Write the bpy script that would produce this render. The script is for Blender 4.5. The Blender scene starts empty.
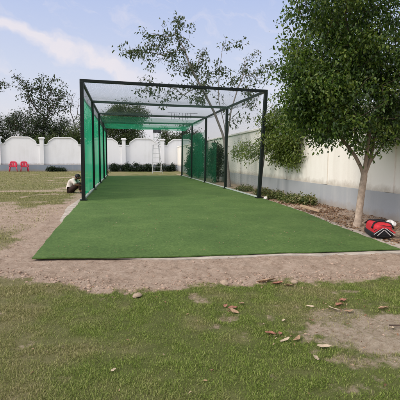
import bpy, bmesh, math
import numpy as np
from mathutils import Vector, Matrix
R = math.radians
scene = bpy.context.scene
col = scene.collection
PI = math.pi

# ------------------------------------------------------------------ helpers
def hsh(ix, iy, s=0):
    h = (ix.astype(np.int64) * 374761393 + iy.astype(np.int64) * 668265263 + s * 974711) & 0x7fffffff
    h = ((h ^ (h >> 13)) * 1274126177) & 0x7fffffff
    return ((h ^ (h >> 16)) & 0xffff) / 65535.0
def vnoise(x, y, s=0):
    x = np.asarray(x, float); y = np.asarray(y, float)
    ix = np.floor(x); iy = np.floor(y); fx = x - ix; fy = y - iy
    fx = fx * fx * (3 - 2 * fx); fy = fy * fy * (3 - 2 * fy)
    a = hsh(ix, iy, s); b = hsh(ix + 1, iy, s); c = hsh(ix, iy + 1, s); d = hsh(ix + 1, iy + 1, s)
    return (a * (1 - fx) + b * fx) * (1 - fy) + (c * (1 - fx) + d * fx) * fy
def fbm(x, y, s=0, o=4):
    t = 0; a = 0.5; n = 0
    for k in range(o):
        t = t + a * vnoise(np.asarray(x) * 2 ** k, np.asarray(y) * 2 ** k, s + k); n += a; a *= 0.5
    return t / n
def sstep(a, b, x):
    t = np.clip((x - a) / (b - a), 0, 1); return t * t * (3 - 2 * t)

def tag(o, label=None, cat=None, group=None, kind=None):
    if label: o['label'] = label
    if cat: o['category'] = cat
    if group: o['group'] = group
    if kind: o['kind'] = kind
    return o
def empty(name, loc=(0, 0, 0), rz=0.0, parent=None):
    o = bpy.data.objects.new(name, None); col.objects.link(o)
    o.location = loc; o.rotation_euler = (0, 0, rz); o.empty_display_size = 0.1
    if parent: o.parent = parent
    return o
def link(name, me, mat=None, parent=None, smooth=False):
    o = bpy.data.objects.new(name, me); col.objects.link(o)
    if mat: me.materials.append(mat)
    if parent: o.parent = parent
    if smooth: me.polygons.foreach_set('use_smooth', [True] * len(me.polygons))
    return o
def npmesh(name, V, F, mat=None, parent=None, smooth=False, attrs=None):
    """V (n,3), F (m,k) array of constant polygon size"""
    V = np.ascontiguousarray(V, np.float32); F = np.ascontiguousarray(F, np.int32)
    me = bpy.data.meshes.new(name)
    me.vertices.add(len(V)); me.vertices.foreach_set('co', V.ravel())
    k = F.shape[1]
    me.loops.add(F.size); me.loops.foreach_set('vertex_index', F.ravel())
    me.polygons.add(len(F)); me.polygons.foreach_set('loop_start', np.arange(0, F.size, k, dtype=np.int32))
    me.polygons.foreach_set('loop_total', np.full(len(F), k, np.int32))
    if attrs:
        for an, av in attrs.items():
            a = me.attributes.new(an, 'FLOAT', 'POINT'); a.data.foreach_set('value', np.ascontiguousarray(av, np.float32))
    me.update(calc_edges=True); me.validate()
    return link(name, me, mat, parent, smooth)

class MB:
    """collects boxes, tubes and polygons, builds ONE mesh"""
    def __init__(s): s.v = []; s.f = []
    def box(s, c, d, rz=0.0, M=None):
        x, y, z = d[0] / 2, d[1] / 2, d[2] / 2
        M = M or (Matrix.Translation(c) @ Matrix.Rotation(rz, 4, 'Z'))
        b = len(s.v)
        for p in ((-x,-y,-z),(x,-y,-z),(x,y,-z),(-x,y,-z),(-x,-y,z),(x,-y,z),(x,y,z),(-x,y,z)):
            s.v.append(tuple(M @ Vector(p)))
        for q in ((0,3,2,1),(4,5,6,7),(0,1,5,4),(1,2,6,5),(2,3,7,6),(3,0,4,7)):
            s.f.append(tuple(b + i for i in q))
        return s
    def tube(s, pts, r, n=8, cap=True):
        pts = [Vector(p) for p in pts]
        rs = r if isinstance(r, (list, tuple)) else [r] * len(pts)
        b = len(s.v); ref = None
        for i, p in enumerate(pts):
            t = (pts[min(i + 1, len(pts) - 1)] - pts[max(i - 1, 0)]).normalized()
            if ref is None:
                ref = t.orthogonal().normalized()
            ref = (ref - t * ref.dot(t)).normalized(); w = t.cross(ref)
            for k in range(n):
                a = 2 * PI * k / n
                s.v.append(tuple(p + (ref * math.cos(a) + w * math.sin(a)) * rs[i]))
        for i in range(len(pts) - 1):
            for k in range(n):
                s.f.append((b + i * n + k, b + i * n + (k + 1) % n, b + (i + 1) * n + (k + 1) % n, b + (i + 1) * n + k))
        if cap:
            s.f.append(tuple(b + k for k in reversed(range(n))))
            s.f.append(tuple(b + (len(pts) - 1) * n + k for k in range(n)))
        return s
    def bar(s, a, b_, w, h):
        """square tube from a to b"""
        a = Vector(a); b_ = Vector(b_); t = (b_ - a).normalized()
        up = Vector((0, 0, 1)) if abs(t.z) < 0.9 else Vector((0, 1, 0))
        x = t.cross(up).normalized() * w / 2; y = x.cross(t).normalized() * h / 2
        k = len(s.v)
        for p in (a, b_):
            for sx, sy in ((-1,-1),(1,-1),(1,1),(-1,1)): s.v.append(tuple(p + x * sx + y * sy))
        for q in ((3,2,1,0),(4,5,6,7),(0,1,5,4),(1,2,6,5),(2,3,7,6),(3,0,4,7)): s.f.append(tuple(k + i for i in q))
        return s
    def prism(s, prof, y0, y1):
        """profile of (x,z), extruded along y"""
        b = len(s.v); n = len(prof)
        for y in (y0, y1):
            for x, z in prof: s.v.append((x, y, z))
        s.f.append(tuple(b + i for i in range(n))); s.f.append(tuple(b + n + i for i in reversed(range(n))))
        for i in range(n):
            j = (i + 1) % n; s.f.append((b + i, b + n + i, b + n + j, b + j))
        return s
    def build(s, name, mat, parent=None, smooth=False, bevel=0.0, seg=2):
        me = bpy.data.meshes.new(name); me.from_pydata(s.v, [], s.f); me.update()
        bm = bmesh.new(); bm.from_mesh(me)
        bmesh.ops.recalc_face_normals(bm, faces=bm.faces)
        if bevel: bmesh.ops.bevel(bm, geom=list(bm.edges), offset=bevel, segments=seg, affect='EDGES', profile=0.5, clamp_overlap=True)
        bm.to_mesh(me); bm.free()
        return link(name, me, mat, parent, smooth)

# ------------------------------------------------------------------ materials
def newmat(name):
    m = bpy.data.materials.new(name); m.use_nodes = True
    nt = m.node_tree; b = nt.nodes['Principled BSDF']
    return m, nt, b
def N(nt, typ, **kw):
    n = nt.nodes.new(typ)
    for k, v in kw.items():
        if k in n.inputs: n.inputs[k].default_value = v
        else: setattr(n, k, v)
    return n
def ramp(nt, stops, fac=None, interp='LINEAR'):
    n = nt.nodes.new('ShaderNodeValToRGB'); n.color_ramp.interpolation = interp
    el = n.color_ramp.elements
    while len(el) > 1: el.remove(el[-1])
    el[0].position = stops[0][0]; el[0].color = (*stops[0][1], 1)
    for p, c in stops[1:]:
        e = el.new(p); e.color = (*c, 1)
    if fac is not None: nt.links.new(fac, n.inputs[0])
    return n
def noise(nt, scale, detail=4, rough=0.6, vec=None, dist=0.0):
    n = N(nt, 'ShaderNodeTexNoise', Scale=scale, Detail=detail, Roughness=rough, Distortion=dist)
    if vec is not None: nt.links.new(vec, n.inputs['Vector'])
    return n
def mixc(nt, fac, a, b, mode='MIX'):
    n = nt.nodes.new('ShaderNodeMix'); n.data_type = 'RGBA'; n.blend_type = mode
    for i, v in ((0, fac), (6, a), (7, b)):
        if hasattr(v, 'is_linked') or hasattr(v, 'links'): nt.links.new(v, n.inputs[i])
        elif i == 0: n.inputs[0].default_value = v
        else: n.inputs[i].default_value = (*v, 1)
    return n.outputs[2]
def math_(nt, op, a, b=None, clamp=False):
    n = nt.nodes.new('ShaderNodeMath'); n.operation = op; n.use_clamp = clamp
    for i, v in enumerate((a, b)):
        if v is None: continue
        if hasattr(v, 'links'): nt.links.new(v, n.inputs[i])
        else: n.inputs[i].default_value = v
    return n.outputs[0]
def bump(nt, b, h, strength=0.3, dist=0.01):
    n = N(nt, 'ShaderNodeBump', Strength=strength, Distance=dist)
    nt.links.new(h, n.inputs['Height']); nt.links.new(n.outputs[0], b.inputs['Normal']); return n
def pos(nt): return nt.nodes.new('ShaderNodeNewGeometry').outputs['Position']

def mat_plain(name, c, rough=0.6, var=0.15, scale=6, bmp=0.15, spec=0.3, metal=0.0, bscale=60):
    m, nt, b = newmat(name); p = pos(nt)
    n = noise(nt, scale, 5, 0.65, p)
    r = ramp(nt, [(0.3, tuple(x * (1 - var) for x in c)), (0.7, tuple(min(1, x * (1 + var)) for x in c))], n.outputs[0])
    nt.links.new(r.outputs[0], b.inputs['Base Color'])
    b.inputs['Roughness'].default_value = rough; b.inputs['Specular IOR Level'].default_value = spec
    b.inputs['Metallic'].default_value = metal
    if bmp: bump(nt, b, noise(nt, bscale, 3, 0.6, p).outputs[0], bmp, 0.005)
    return m
def mat_wall(name, c, dirt, zfoot=0.0, stain=0.4):
    m, nt, b = newmat(name); p = pos(nt)
    big = noise(nt, 0.9, 6, 0.7, p)
    mp = N(nt, 'ShaderNodeMapping'); nt.links.new(p, mp.inputs['Vector']); mp.inputs['Scale'].default_value = (5, 5, 0.35)
    streak = noise(nt, 1.0, 5, 0.6, mp.outputs[0])
    f = math_(nt, 'MULTIPLY', big.outputs[0], streak.outputs[0])
    fr = ramp(nt, [(0.22, (0, 0, 0)), (0.42, (1, 1, 1))], f)
    c1 = mixc(nt, math_(nt, 'MULTIPLY', fr.outputs[0], stain), c, dirt)
    # splash dirt and peeling just above the foot, broken up by noise
    sz = nt.nodes.new('ShaderNodeSeparateXYZ'); nt.links.new(p, sz.inputs[0])
    zz = math_(nt, 'SUBTRACT', sz.outputs[2], math_(nt, 'MULTIPLY', noise(nt, 3.5, 6, 0.7, p).outputs[0], 0.35))
    zr = ramp(nt, [(0.0, (1, 1, 1)), (0.14, (0, 0, 0))], math_(nt, 'ADD', zz, 0.10 - zfoot))
    c2 = mixc(nt, math_(nt, 'MULTIPLY', zr.outputs[0], 0.55), c1, (0.30, 0.24, 0.17))
    nt.links.new(c2, b.inputs['Base Color'])
    b.inputs['Roughness'].default_value = 0.85; b.inputs['Specular IOR Level'].default_value = 0.15
    bump(nt, b, noise(nt, 40, 5, 0.7, p).outputs[0], 0.25, 0.01)
    return m
def mat_leaf(name, stops, rough=0.45, spec=0.4, trans=0.3, tc=None):
    m, nt, b = newmat(name)
    g = nt.nodes.new('ShaderNodeNewGeometry')
    cn_ = noise(nt, 2.2, 3, 0.6, g.outputs['Position'])
    sh = math_(nt, 'ADD', g.outputs['Random Per Island'], math_(nt, 'MULTIPLY', math_(nt, 'SUBTRACT', cn_.outputs[0], 0.50), 1.9), True)
    r = ramp(nt, stops, sh)
    nt.links.new(r.outputs[0], b.inputs['Base Color'])
    b.inputs['Roughness'].default_value = rough; b.inputs['Specular IOR Level'].default_value = spec
    t = nt.nodes.new('ShaderNodeBsdfTranslucent')
    tcol = mixc(nt, 1.0, r.outputs[0], tc or (1.5, 1.6, 0.7), 'MULTIPLY')
    nt.links.new(tcol, t.inputs[0])
    mx = nt.nodes.new('ShaderNodeMixShader'); mx.inputs[0].default_value = trans
    nt.links.new(b.outputs[0], mx.inputs[1]); nt.links.new(t.outputs[0], mx.inputs[2])
    nt.links.new(mx.outputs[0], nt.nodes['Material Output'].inputs[0])
    return m
def mat_cloth(name, c, opaque, cell=0.012):
    """woven shade cloth: threads with small holes between them"""
    m, nt, b = newmat(name); p = pos(nt)
    n = noise(nt, 1.3, 5, 0.6, p)
    mp = N(nt, 'ShaderNodeMapping'); nt.links.new(p, mp.inputs['Vector']); mp.inputs['Scale'].default_value = (1, 1.6, 0.15)
    folds = noise(nt, 2.5, 4, 0.55, mp.outputs[0])
    cc = ramp(nt, [(0.3, tuple(x * 0.75 for x in c)), (0.7, tuple(x * 1.2 for x in c))], folds.outputs[0])
    nt.links.new(cc.outputs[0], b.inputs['Base Color']); b.inputs['Roughness'].default_value = 0.6
    b.inputs['Specular IOR Level'].default_value = 0.2
    t = nt.nodes.new('ShaderNodeBsdfTranslucent'); nt.links.new(cc.outputs[0], t.inputs[0])
    mx = nt.nodes.new('ShaderNodeMixShader'); mx.inputs[0].default_value = 0.5
    nt.links.new(b.outputs[0], mx.inputs[1]); nt.links.new(t.outputs[0], mx.inputs[2])
    tr = nt.nodes.new('ShaderNodeBsdfTransparent')
    # coverage: even weave with worn patches
    cov = ramp(nt, [(0.25, (max(0, opaque - 0.13),) * 3), (0.75, (min(1, opaque + 0.1),) * 3)], n.outputs[0])
    m2 = nt.nodes.new('ShaderNodeMixShader'); nt.links.new(cov.outputs[0], m2.inputs[0])
    nt.links.new(tr.outputs[0], m2.inputs[1]); nt.links.new(mx.outputs[0], m2.inputs[2])
    nt.links.new(m2.outputs[0], nt.nodes['Material Output'].inputs[0])
    bump(nt, b, folds.outputs[0], 0.5, 0.05)
    return m

M = {}
M['paint'] = mat_wall('white_wall_paint', (0.80, 0.81, 0.82), (0.60, 0.60, 0.58), 0.55, 0.35)
M['cream'] = mat_wall('cream_wall_paint', (0.83, 0.80, 0.735), (0.66, 0.61, 0.54), 0.5, 0.5)
M['grey'] = mat_wall('grey_plinth_paint', (0.36, 0.375, 0.39), (0.44, 0.445, 0.44), 0.0, 0.8)
M['greyfar'] = mat_wall('grey_blue_plinth_paint', (0.24, 0.28, 0.33), (0.32, 0.34, 0.36), 0.0, 0.5)
M['steel'] = mat_plain('dark_green_painted_steel', (0.006, 0.011, 0.009), 0.5, 0.3, 8, 0.1, 0.25)
M['net'] = mat_plain('nylon_net', (0.022, 0.055, 0.040), 0.6, 0.2, 5, 0)
M['rope'] = mat_plain('pale_rail', (0.45, 0.5, 0.47), 0.6, 0.3, 9, 0.1)
M['cloth'] = mat_cloth('green_shade_cloth', (0.012, 0.40, 0.19), 0.88)
M['cloth_thin'] = mat_cloth('thin_green_shade_cloth', (0.012, 0.34, 0.16), 0.46)
M['cloth_light'] = mat_cloth('light_green_shade_cloth', (0.010, 0.24, 0.11), 0.36)
M['cloth_roof'] = mat_cloth('roof_green_shade_cloth', (0.012, 0.36, 0.17), 0.6)
M['red'] = mat_plain('red_plastic', (0.55, 0.02, 0.055), 0.35, 0.12, 5, 0.05, 0.5)
M['alu'] = mat_plain('pale_aluminium', (0.55, 0.56, 0.57), 0.45, 0.15, 9, 0.05, 0.5, 0.3)
M['bagred'] = mat_plain('red_bag_fabric', (0.50, 0.025, 0.035), 0.6, 0.2, 14, 0.5, 0.3, 0, 45)
M['bagblack'] = mat_plain('black_bag_fabric', (0.012, 0.012, 0.014), 0.6, 0.3, 14, 0.4, 0.3)
M['bagwhite'] = mat_plain('white_piping', (0.45, 0.42, 0.42), 0.6, 0.15, 20, 0.3)
M['sack'] = mat_plain('white_plastic_sack', (0.72, 0.70, 0.68), 0.5, 0.15, 12, 0.5, 0.4, 0, 25)
M['stone'] = mat_plain('beige_stone', (0.34, 0.265, 0.195), 0.9, 0.25, 30, 0.6, 0.1, 0, 80)
M['wood'] = mat_plain('pale_wood', (0.40, 0.29, 0.19), 0.8, 0.25, 15, 0.4)
M['skin'] = mat_plain('brown_skin', (0.16, 0.075, 0.045), 0.55, 0.1, 20, 0.05)
M['shirt'] = mat_plain('white_cotton', (0.66, 0.60, 0.55), 0.85, 0.1, 10, 0.4, 0.1, 0, 18)
M['trouser'] = mat_plain('dark_brown_cotton', (0.045, 0.028, 0.024), 0.85, 0.2, 10, 0.4, 0.1, 0, 18)
M['hair'] = mat_plain('black_hair', (0.008, 0.007, 0.007), 0.5, 0.2, 60, 0.6, 0.3, 0, 150)
M['eye'] = mat_plain('eye', (0.02, 0.015, 0.012), 0.2, 0.1, 10, 0)
M['bark'] = mat_plain('pale_grey_bark', (0.40, 0.32, 0.25), 0.9, 0.30, 14, 0.7, 0.1, 0, 35)
nt_ = M['bark'].node_tree; b_ = nt_.nodes['Principled BSDF']; l_ = b_.inputs['Base Color'].links[0]; c_ = l_.from_socket      # older pale bark low down, brown young wood above
sz_ = nt_.nodes.new('ShaderNodeSeparateXYZ'); nt_.links.new(pos(nt_), sz_.inputs[0])
zr_ = ramp(nt_, [(0.3, (0, 0, 0)), (0.55, (1, 1, 1))], math_(nt_, 'DIVIDE', math_(nt_, 'ADD', sz_.outputs[2], math_(nt_, 'MULTIPLY', noise(nt_, 6, 4, 0.6, pos(nt_)).outputs[0], 0.5)), 3.5))
nt_.links.new(mixc(nt_, zr_.outputs[0], c_, (0.085, 0.062, 0.045)), b_.inputs['Base Color'])
M['bark2'] = mat_plain('grey_bark', (0.25, 0.225, 0.205), 0.9, 0.3, 12, 0.6, 0.1, 0, 35)
M['barkdark'] = mat_plain('dark_bark', (0.08, 0.06, 0.05), 0.9, 0.3, 12, 0.5, 0.1, 0, 30)
M['lamp'] = mat_plain('dark_glass', (0.03, 0.035, 0.04), 0.2, 0.2, 8, 0, 0.5)

def G(*cs): return [(i / (len(cs) - 1), c) for i, c in enumerate(cs)]
M['ficus'] = mat_leaf('glossy_dark_leaf', G((0.016,0.036,0.010),(0.030,0.064,0.014),(0.055,0.105,0.020),(0.095,0.155,0.030),(0.155,0.205,0.042)), 0.42, 0.40, 0.35)
M['droop'] = mat_leaf('mid_green_leaf', G((0.045,0.075,0.012),(0.085,0.135,0.022),(0.14,0.19,0.036),(0.19,0.23,0.055)), 0.4, 0.5, 0.3)
M['sparse'] = mat_leaf('dull_green_leaf', G((0.03,0.045,0.025),(0.05,0.075,0.03),(0.08,0.10,0.045)), 0.5, 0.35, 0.25)
M['fardark'] = mat_leaf('dark_far_leaf', G((0.014,0.026,0.013),(0.028,0.048,0.018),(0.055,0.078,0.028)), 0.55, 0.25, 0.18)
M['farmid'] = mat_leaf('mid_far_leaf', G((0.03,0.052,0.016),(0.06,0.092,0.028),(0.11,0.14,0.05)), 0.55, 0.25, 0.2)
M['hedge'] = mat_leaf('hedge_leaf', G((0.008,0.018,0.010),(0.016,0.034,0.014),(0.03,0.05,0.02)), 0.5, 0.3, 0.15)
M['creeper'] = mat_leaf('creeper_leaf', G((0.04,0.065,0.016),(0.10,0.135,0.035),(0.19,0.20,0.08),(0.26,0.22,0.12)), 0.5, 0.35, 0.25)
M['deadleaf'] = mat_leaf('dead_leaf', G((0.13,0.07,0.04),(0.24,0.14,0.08),(0.34,0.23,0.14),(0.42,0.33,0.24)), 0.7, 0.2, 0.15, (1.2,1,0.8))
M['leaf_red'] = mat_plain('reddish_dry_leaf', (0.27, 0.125, 0.085), 0.7, 0.5, 40, 0.4, 0.3)
M['leaf_tan'] = mat_plain('tan_dry_leaf', (0.34, 0.23, 0.145), 0.75, 0.5, 40, 0.4, 0.2)
M['leaf_pale'] = mat_plain('bleached_dry_leaf', (0.42, 0.345, 0.25), 0.7, 0.2, 40, 0.4, 0.2)

# ------------------------------------------------------------------ camera
cam = bpy.data.cameras.new('camera'); cam.lens = 36; cam.sensor_width = 36; cam.clip_start = 0.05; cam.clip_end = 3000
co = bpy.data.objects.new('camera', cam); col.objects.link(co); scene.camera = co
yaw, pit, roll = R(10.84), R(5.852), R(0.33)
fw = Vector((math.sin(yaw) * math.cos(pit), math.cos(yaw) * math.cos(pit), -math.sin(pit)))
r0 = Vector((math.cos(yaw), -math.sin(yaw), 0)); u0 = r0.cross(fw)
rt = r0 * math.cos(roll) + u0 * math.sin(roll); up = -r0 * math.sin(roll) + u0 * math.cos(roll)
co.matrix_world = Matrix(((rt.x, up.x, -fw.x, 0), (rt.y, up.y, -fw.y, 0), (rt.z, up.z, -fw.z, 1.2), (0, 0, 0, 1)))

# ------------------------------------------------------------------ light and sky
SUN_AZ, SUN_EL = R(-112), R(38)            # azimuth from +Y towards +X
sun = bpy.data.lights.new('sun', 'SUN'); sun.energy = 1.5; sun.angle = R(14); sun.color = (1.0, 0.93, 0.84)
so = bpy.data.objects.new('sun', sun); col.objects.link(so)
sd = Vector((math.sin(SUN_AZ) * math.cos(SUN_EL), math.cos(SUN_AZ) * math.cos(SUN_EL), math.sin(SUN_EL)))
so.rotation_euler = sd.to_track_quat('Z', 'Y').to_euler(); so.location = sd * 50
w = bpy.data.worlds.new('World'); scene.world = w; w.use_nodes = True
nt = w.node_tree; bg = nt.nodes['Background']
sky = nt.nodes.new('ShaderNodeTexSky'); sky.sky_type = 'NISHITA'; sky.sun_disc = False
sky.sun_elevation = SUN_EL; sky.sun_rotation = SUN_AZ; sky.air_density = 1.0; sky.dust_density = 3.0; sky.ozone_density = 2.0
tc = nt.nodes.new('ShaderNodeTexCoord'); sp = nt.nodes.new('ShaderNodeSeparateXYZ'); nt.links.new(tc.outputs['Generated'], sp.inputs[0])
az = math_(nt, 'ARCTAN2', sp.outputs[0], sp.outputs[1]); el = math_(nt, 'ARCSINE', sp.outputs[2])
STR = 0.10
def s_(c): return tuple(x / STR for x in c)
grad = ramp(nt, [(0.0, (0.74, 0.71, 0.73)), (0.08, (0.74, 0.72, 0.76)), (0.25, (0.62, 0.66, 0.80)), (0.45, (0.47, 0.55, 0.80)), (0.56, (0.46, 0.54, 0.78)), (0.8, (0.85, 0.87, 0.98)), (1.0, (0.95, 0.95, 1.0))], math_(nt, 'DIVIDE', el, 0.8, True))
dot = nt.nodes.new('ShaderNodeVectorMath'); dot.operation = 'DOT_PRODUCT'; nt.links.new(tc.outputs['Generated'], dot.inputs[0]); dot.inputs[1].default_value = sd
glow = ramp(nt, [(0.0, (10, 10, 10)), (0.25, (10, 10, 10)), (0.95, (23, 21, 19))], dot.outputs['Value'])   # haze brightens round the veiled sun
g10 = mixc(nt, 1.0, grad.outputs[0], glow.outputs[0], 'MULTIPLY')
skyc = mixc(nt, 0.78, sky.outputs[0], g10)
# a long thin sunset cloud sinking to the right, with smaller wisps
ca, sa = math.cos(-0.27), math.sin(-0.27)
da = math_(nt, 'ADD', az, 0.14); de = math_(nt, 'ADD', el, -0.252)
al = math_(nt, 'ADD', math_(nt, 'MULTIPLY', da, ca), math_(nt, 'MULTIPLY', de, sa))
pe = math_(nt, 'SUBTRACT', math_(nt, 'MULTIPLY', de, ca), math_(nt, 'MULTIPLY', da, sa))
wv = nt.nodes.new('ShaderNodeCombineXYZ'); nt.links.new(al, wv.inputs[0]); nt.links.new(pe, wv.inputs[1])
pe = math_(nt, 'ADD', pe, math_(nt, 'MULTIPLY', math_(nt, 'SUBTRACT', noise(nt, 9.0, 4, 0.55, wv.outputs[0]).outputs[0], 0.5), 0.10))
cv = nt.nodes.new('ShaderNodeCombineXYZ'); nt.links.new(al, cv.inputs[0]); nt.links.new(pe, cv.inputs[1])
mp = N(nt, 'ShaderNodeMapping'); nt.links.new(cv.outputs[0], mp.inputs['Vector']); mp.inputs['Scale'].default_value = (11, 30, 1)
cn = noise(nt, 1.0, 7, 0.62, mp.outputs[0], 0.6)
band = math_(nt, 'SUBTRACT', 1.0, math_(nt, 'DIVIDE', math_(nt, 'ABSOLUTE', pe), 0.036), True)
dens = math_(nt, 'MULTIPLY', band, math_(nt, 'MULTIPLY', cn.outputs[0], 2.2))
wide = ramp(nt, [(0.52, (0, 0, 0)), (0.75, (0.35, 0.35, 0.35))], cn.outputs[0])
fade = ramp(nt, [(0.0, (1, 1, 1)), (0.42, (1, 1, 1)), (0.62, (0, 0, 0))], math_(nt, 'ADD', math_(nt, 'MULTIPLY', al, 1.0), 0.30))
df = math_(nt, 'MAXIMUM', math_(nt, 'MULTIPLY', ramp(nt, [(0.34, (0, 0, 0)), (0.95, (0.72, 0.72, 0.72))], dens).outputs[0], fade.outputs[0]), wide.outputs[0])
cl = mixc(nt, df, skyc, (7.6, 7.0, 7.1))
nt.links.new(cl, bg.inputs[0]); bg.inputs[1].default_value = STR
scene.view_settings.view_transform = 'Standard'; scene.view_settings.look = 'None'
scene.view_settings.exposure = 0.26; scene.view_settings.gamma = 1.0; scene.view_settings.use_curve_mapping = False
scene.render.engine = 'CYCLES'
scene.cycles.transparent_max_bounces = 24

# ------------------------------------------------------------------ ground layout (metres)
MAT_POLY = [(-1.08, 4.92), (-0.60, 4.86), (-0.1, 4.80), (0.6, 4.74), (1.6, 4.72), (2.6, 4.68), (3.62, 4.64), (3.75, 6.4), (4.02, 8.62), (4.15, 11.5), (4.15, 28.2), (-1.16, 28.2), (-1.18, 11.6), (-1.14, 8.0)]
DIRT_LOW = np.array([(-9, 3.6), (-4, 4.7), (-1.74, 4.6), (-1.24, 4.26), (-1.03, 4.15), (-0.79, 3.89), (-0.51, 3.81), (-0.22, 3.64), (0.04, 3.49), (0.31, 3.55), (0.71, 3.66), (1.09, 3.62), (1.39, 3.6), (1.71, 3.61), (2.1, 3.55), (2.44, 3.56), (2.77, 3.54), (3.23, 3.53), (6, 3.5)])
def dirt_mask(x, y):
    x = np.asarray(x, float); y = np.asarray(y, float)
    n1 = fbm(x * 1.3, y * 1.3, 3, 4); n2 = fbm(x * 5, y * 5, 11, 4); n3 = fbm(x * 0.45, y * 0.45, 21, 4)
    low = np.interp(x, DIRT_LOW[:, 0], DIRT_LOW[:, 1]) + (n2 - 0.5) * 0.35 + (fbm(x * 13, y * 13, 13, 3) - 0.5) * 0.16
    # strip in front of and beside the mat
    front = sstep(-0.10, 0.10, y - low)
    near = front * sstep(6.2, 4.9, y)
    left = front * sstep(-1.75, -1.45, x + (n2 - 0.5) * 0.5) * sstep(4.3, 4.0, x) * sstep(30, 27, y)
    near *= sstep(-3.2, -1.6, x + (n1 - 0.5) * 1.2)
    right = sstep(3.4, 3.6, x) * front * sstep(13.5, 11.5, y + (n1 - 0.5) * 3)
    right2 = sstep(4.0, 4.1, x) * sstep(34, 30, y) * (0.35 + 0.5 * n2)* front
    # worn yard left of the mat
    yard = sstep(0.40, 0.52, n1 * 0.55 + n3 * 0.45 + 0.08 * sstep(11, 7.5, y) - 0.15 * sstep(9.5, 13, y) - 0.06 * sstep(-3, -9, x)) * sstep(4.6, 5.4, y) * sstep(-0.9, -1.2, x) * 0.72
    yard *= 1 - 0.8 * np.exp(-(((x + 2.05) / 0.75) ** 2 + ((y - 6.3) / 0.75) ** 2))
    # bare patch in the lower right of the lawn
    rr = np.sqrt(((x - 1.78) / 0.55) ** 2 + ((y - 2.30) / 0.42) ** 2) + (n2 - 0.5) * 2.2 + (fbm(x * 14, y * 14, 15, 3) - 0.5) * 1.2
    patch = sstep(1.75, 0.15, rr) * 0.9
    rr2 = np.sqrt(((x - 1.62) / 0.33) ** 2 + ((y - 2.72) / 0.2) ** 2) + (n2 - 0.5) * 1.0
    patch2 = sstep(1.1, 0.6, rr2) * 0.55
    thin = sstep(0.60, 0.74, n2 * 0.6 + n1 * 0.4) * 0.55 * (y < 6)
    return np.clip(np.maximum.reduce([near, left, right, right2, yard, patch, patch2, thin]), 0, 1)
def dry_mask(x, y):
    n1 = fbm(x * 0.9, y * 0.9, 41, 3); n2 = fbm(x * 4, y * 4, 51, 4)
    d = 0.5 * n1 + 0.5 * n2
    left = sstep(0.9, -0.7, x) * 0.20 * sstep(1.6, 2.2, y)
    far = sstep(5, 14, y) * 0.12
    return np.clip(sstep(0.36, 0.72, d + left + far - 0.035), 0, 1)
def height(x, y):
    d = dirt_mask(x, y)
    inside = sstep(-1.55, -1.1, x) * sstep(4.35, 4.1, x) * sstep(4.45, 4.75, y) * sstep(28.7, 28.2, y)
    h = (fbm(x * 0.8, y * 0.8, 7, 3) - 0.5) * 0.05 + (fbm(x * 6, y * 6, 17, 4) - 0.5) * 0.05 * d + (fbm(x * 22, y * 22, 27, 3) - 0.5) * 0.035 * d
    h = h * np.where(np.sqrt(x ** 2 + y ** 2) < 14, 1, 0.4)
    h = h * (1 - 0.85 * inside) - 0.014 * inside
    return h + sstep(4.3, 4.9, x) * sstep(3.5, 5, y) * 0.03
def axis(lo, hi, dlo, dhi, step, grow):
    xs = list(np.arange(dlo, dhi, step)); s = step; x = dlo
    a = []
    while x > lo: s *= grow; x -= s; a.append(x)
    s = step; x = xs[-1]; b = []
    while x < hi: s *= grow; x += s; b.append(x)
    return np.array(a[::-1] + xs + b)
gx = axis(-400, 400, -2.4, 5.2, 0.022, 1.06); gy = axis(-300, 600, 1.4, 6.4, 0.022, 1.035)
X, Y = np.meshgrid(gx, gy); Xf, Yf = X.ravel(), Y.ravel()
nx, ny = len(gx), len(gy)
ii = np.arange(nx * ny).reshape(ny, nx)
F = np.stack([ii[:-1, :-1], ii[:-1, 1:], ii[1:, 1:], ii[1:, :-1]], -1).reshape(-1, 4)
gm, nt, b = newmat('lawn_and_soil'); p = pos(nt)
ad = N(nt, 'ShaderNodeAttribute', attribute_name='dirt'); ar = N(nt, 'ShaderNodeAttribute', attribute_name='dry')
nf = noise(nt, 26, 6, 0.7, p); nm = noise(nt, 5, 5, 0.65, p); nh = noise(nt, 140, 4, 0.7, p)
soil = ramp(nt, [(0.32, (0.19, 0.14, 0.10)), (0.43, (0.40, 0.30, 0.225)), (0.55, (0.52, 0.405, 0.315)), (0.70, (0.64, 0.53, 0.43))], math_(nt, 'ADD', math_(nt, 'MULTIPLY', nf.outputs[0], 0.55), math_(nt, 'MULTIPLY', nm.outputs[0], 0.45)))
grn = ramp(nt, [(0.30, (0.075, 0.090, 0.03)), (0.5, (0.14, 0.165, 0.05)), (0.7, (0.22, 0.24, 0.09))], math_(nt, 'ADD', math_(nt, 'MULTIPLY', nh.outputs[0], 0.6), math_(nt, 'MULTIPLY', nm.outputs[0], 0.4)))
apl = N(nt, 'ShaderNodeAttribute', attribute_name='pale')
psoil = ramp(nt, [(0.3, (0.27, 0.21, 0.14)), (0.5, (0.42, 0.35, 0.26)), (0.7, (0.54, 0.47, 0.37))], nf.outputs[0])
dryc = ramp(nt, [(0.3, (0.19, 0.16, 0.08)), (0.7, (0.40, 0.34, 0.20))], nf.outputs[0])
gcol = mixc(nt, math_(nt, 'MULTIPLY', ar.outputs['Fac'], 0.6), grn.outputs[0], dryc.outputs[0])
df = math_(nt, 'ADD', ad.outputs['Fac'], math_(nt, 'MULTIPLY', math_(nt, 'SUBTRACT', nf.outputs[0], 0.5), 0.9))
dfr = ramp(nt, [(0.22, (0, 0, 0)), (0.70, (1, 1, 1))], df)
nt.links.new(mixc(nt, dfr.outputs[0], gcol, mixc(nt, math_(nt, 'MULTIPLY', apl.outputs['Fac'], 0.85), soil.outputs[0], psoil.outputs[0])), b.inputs['Base Color'])
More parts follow.
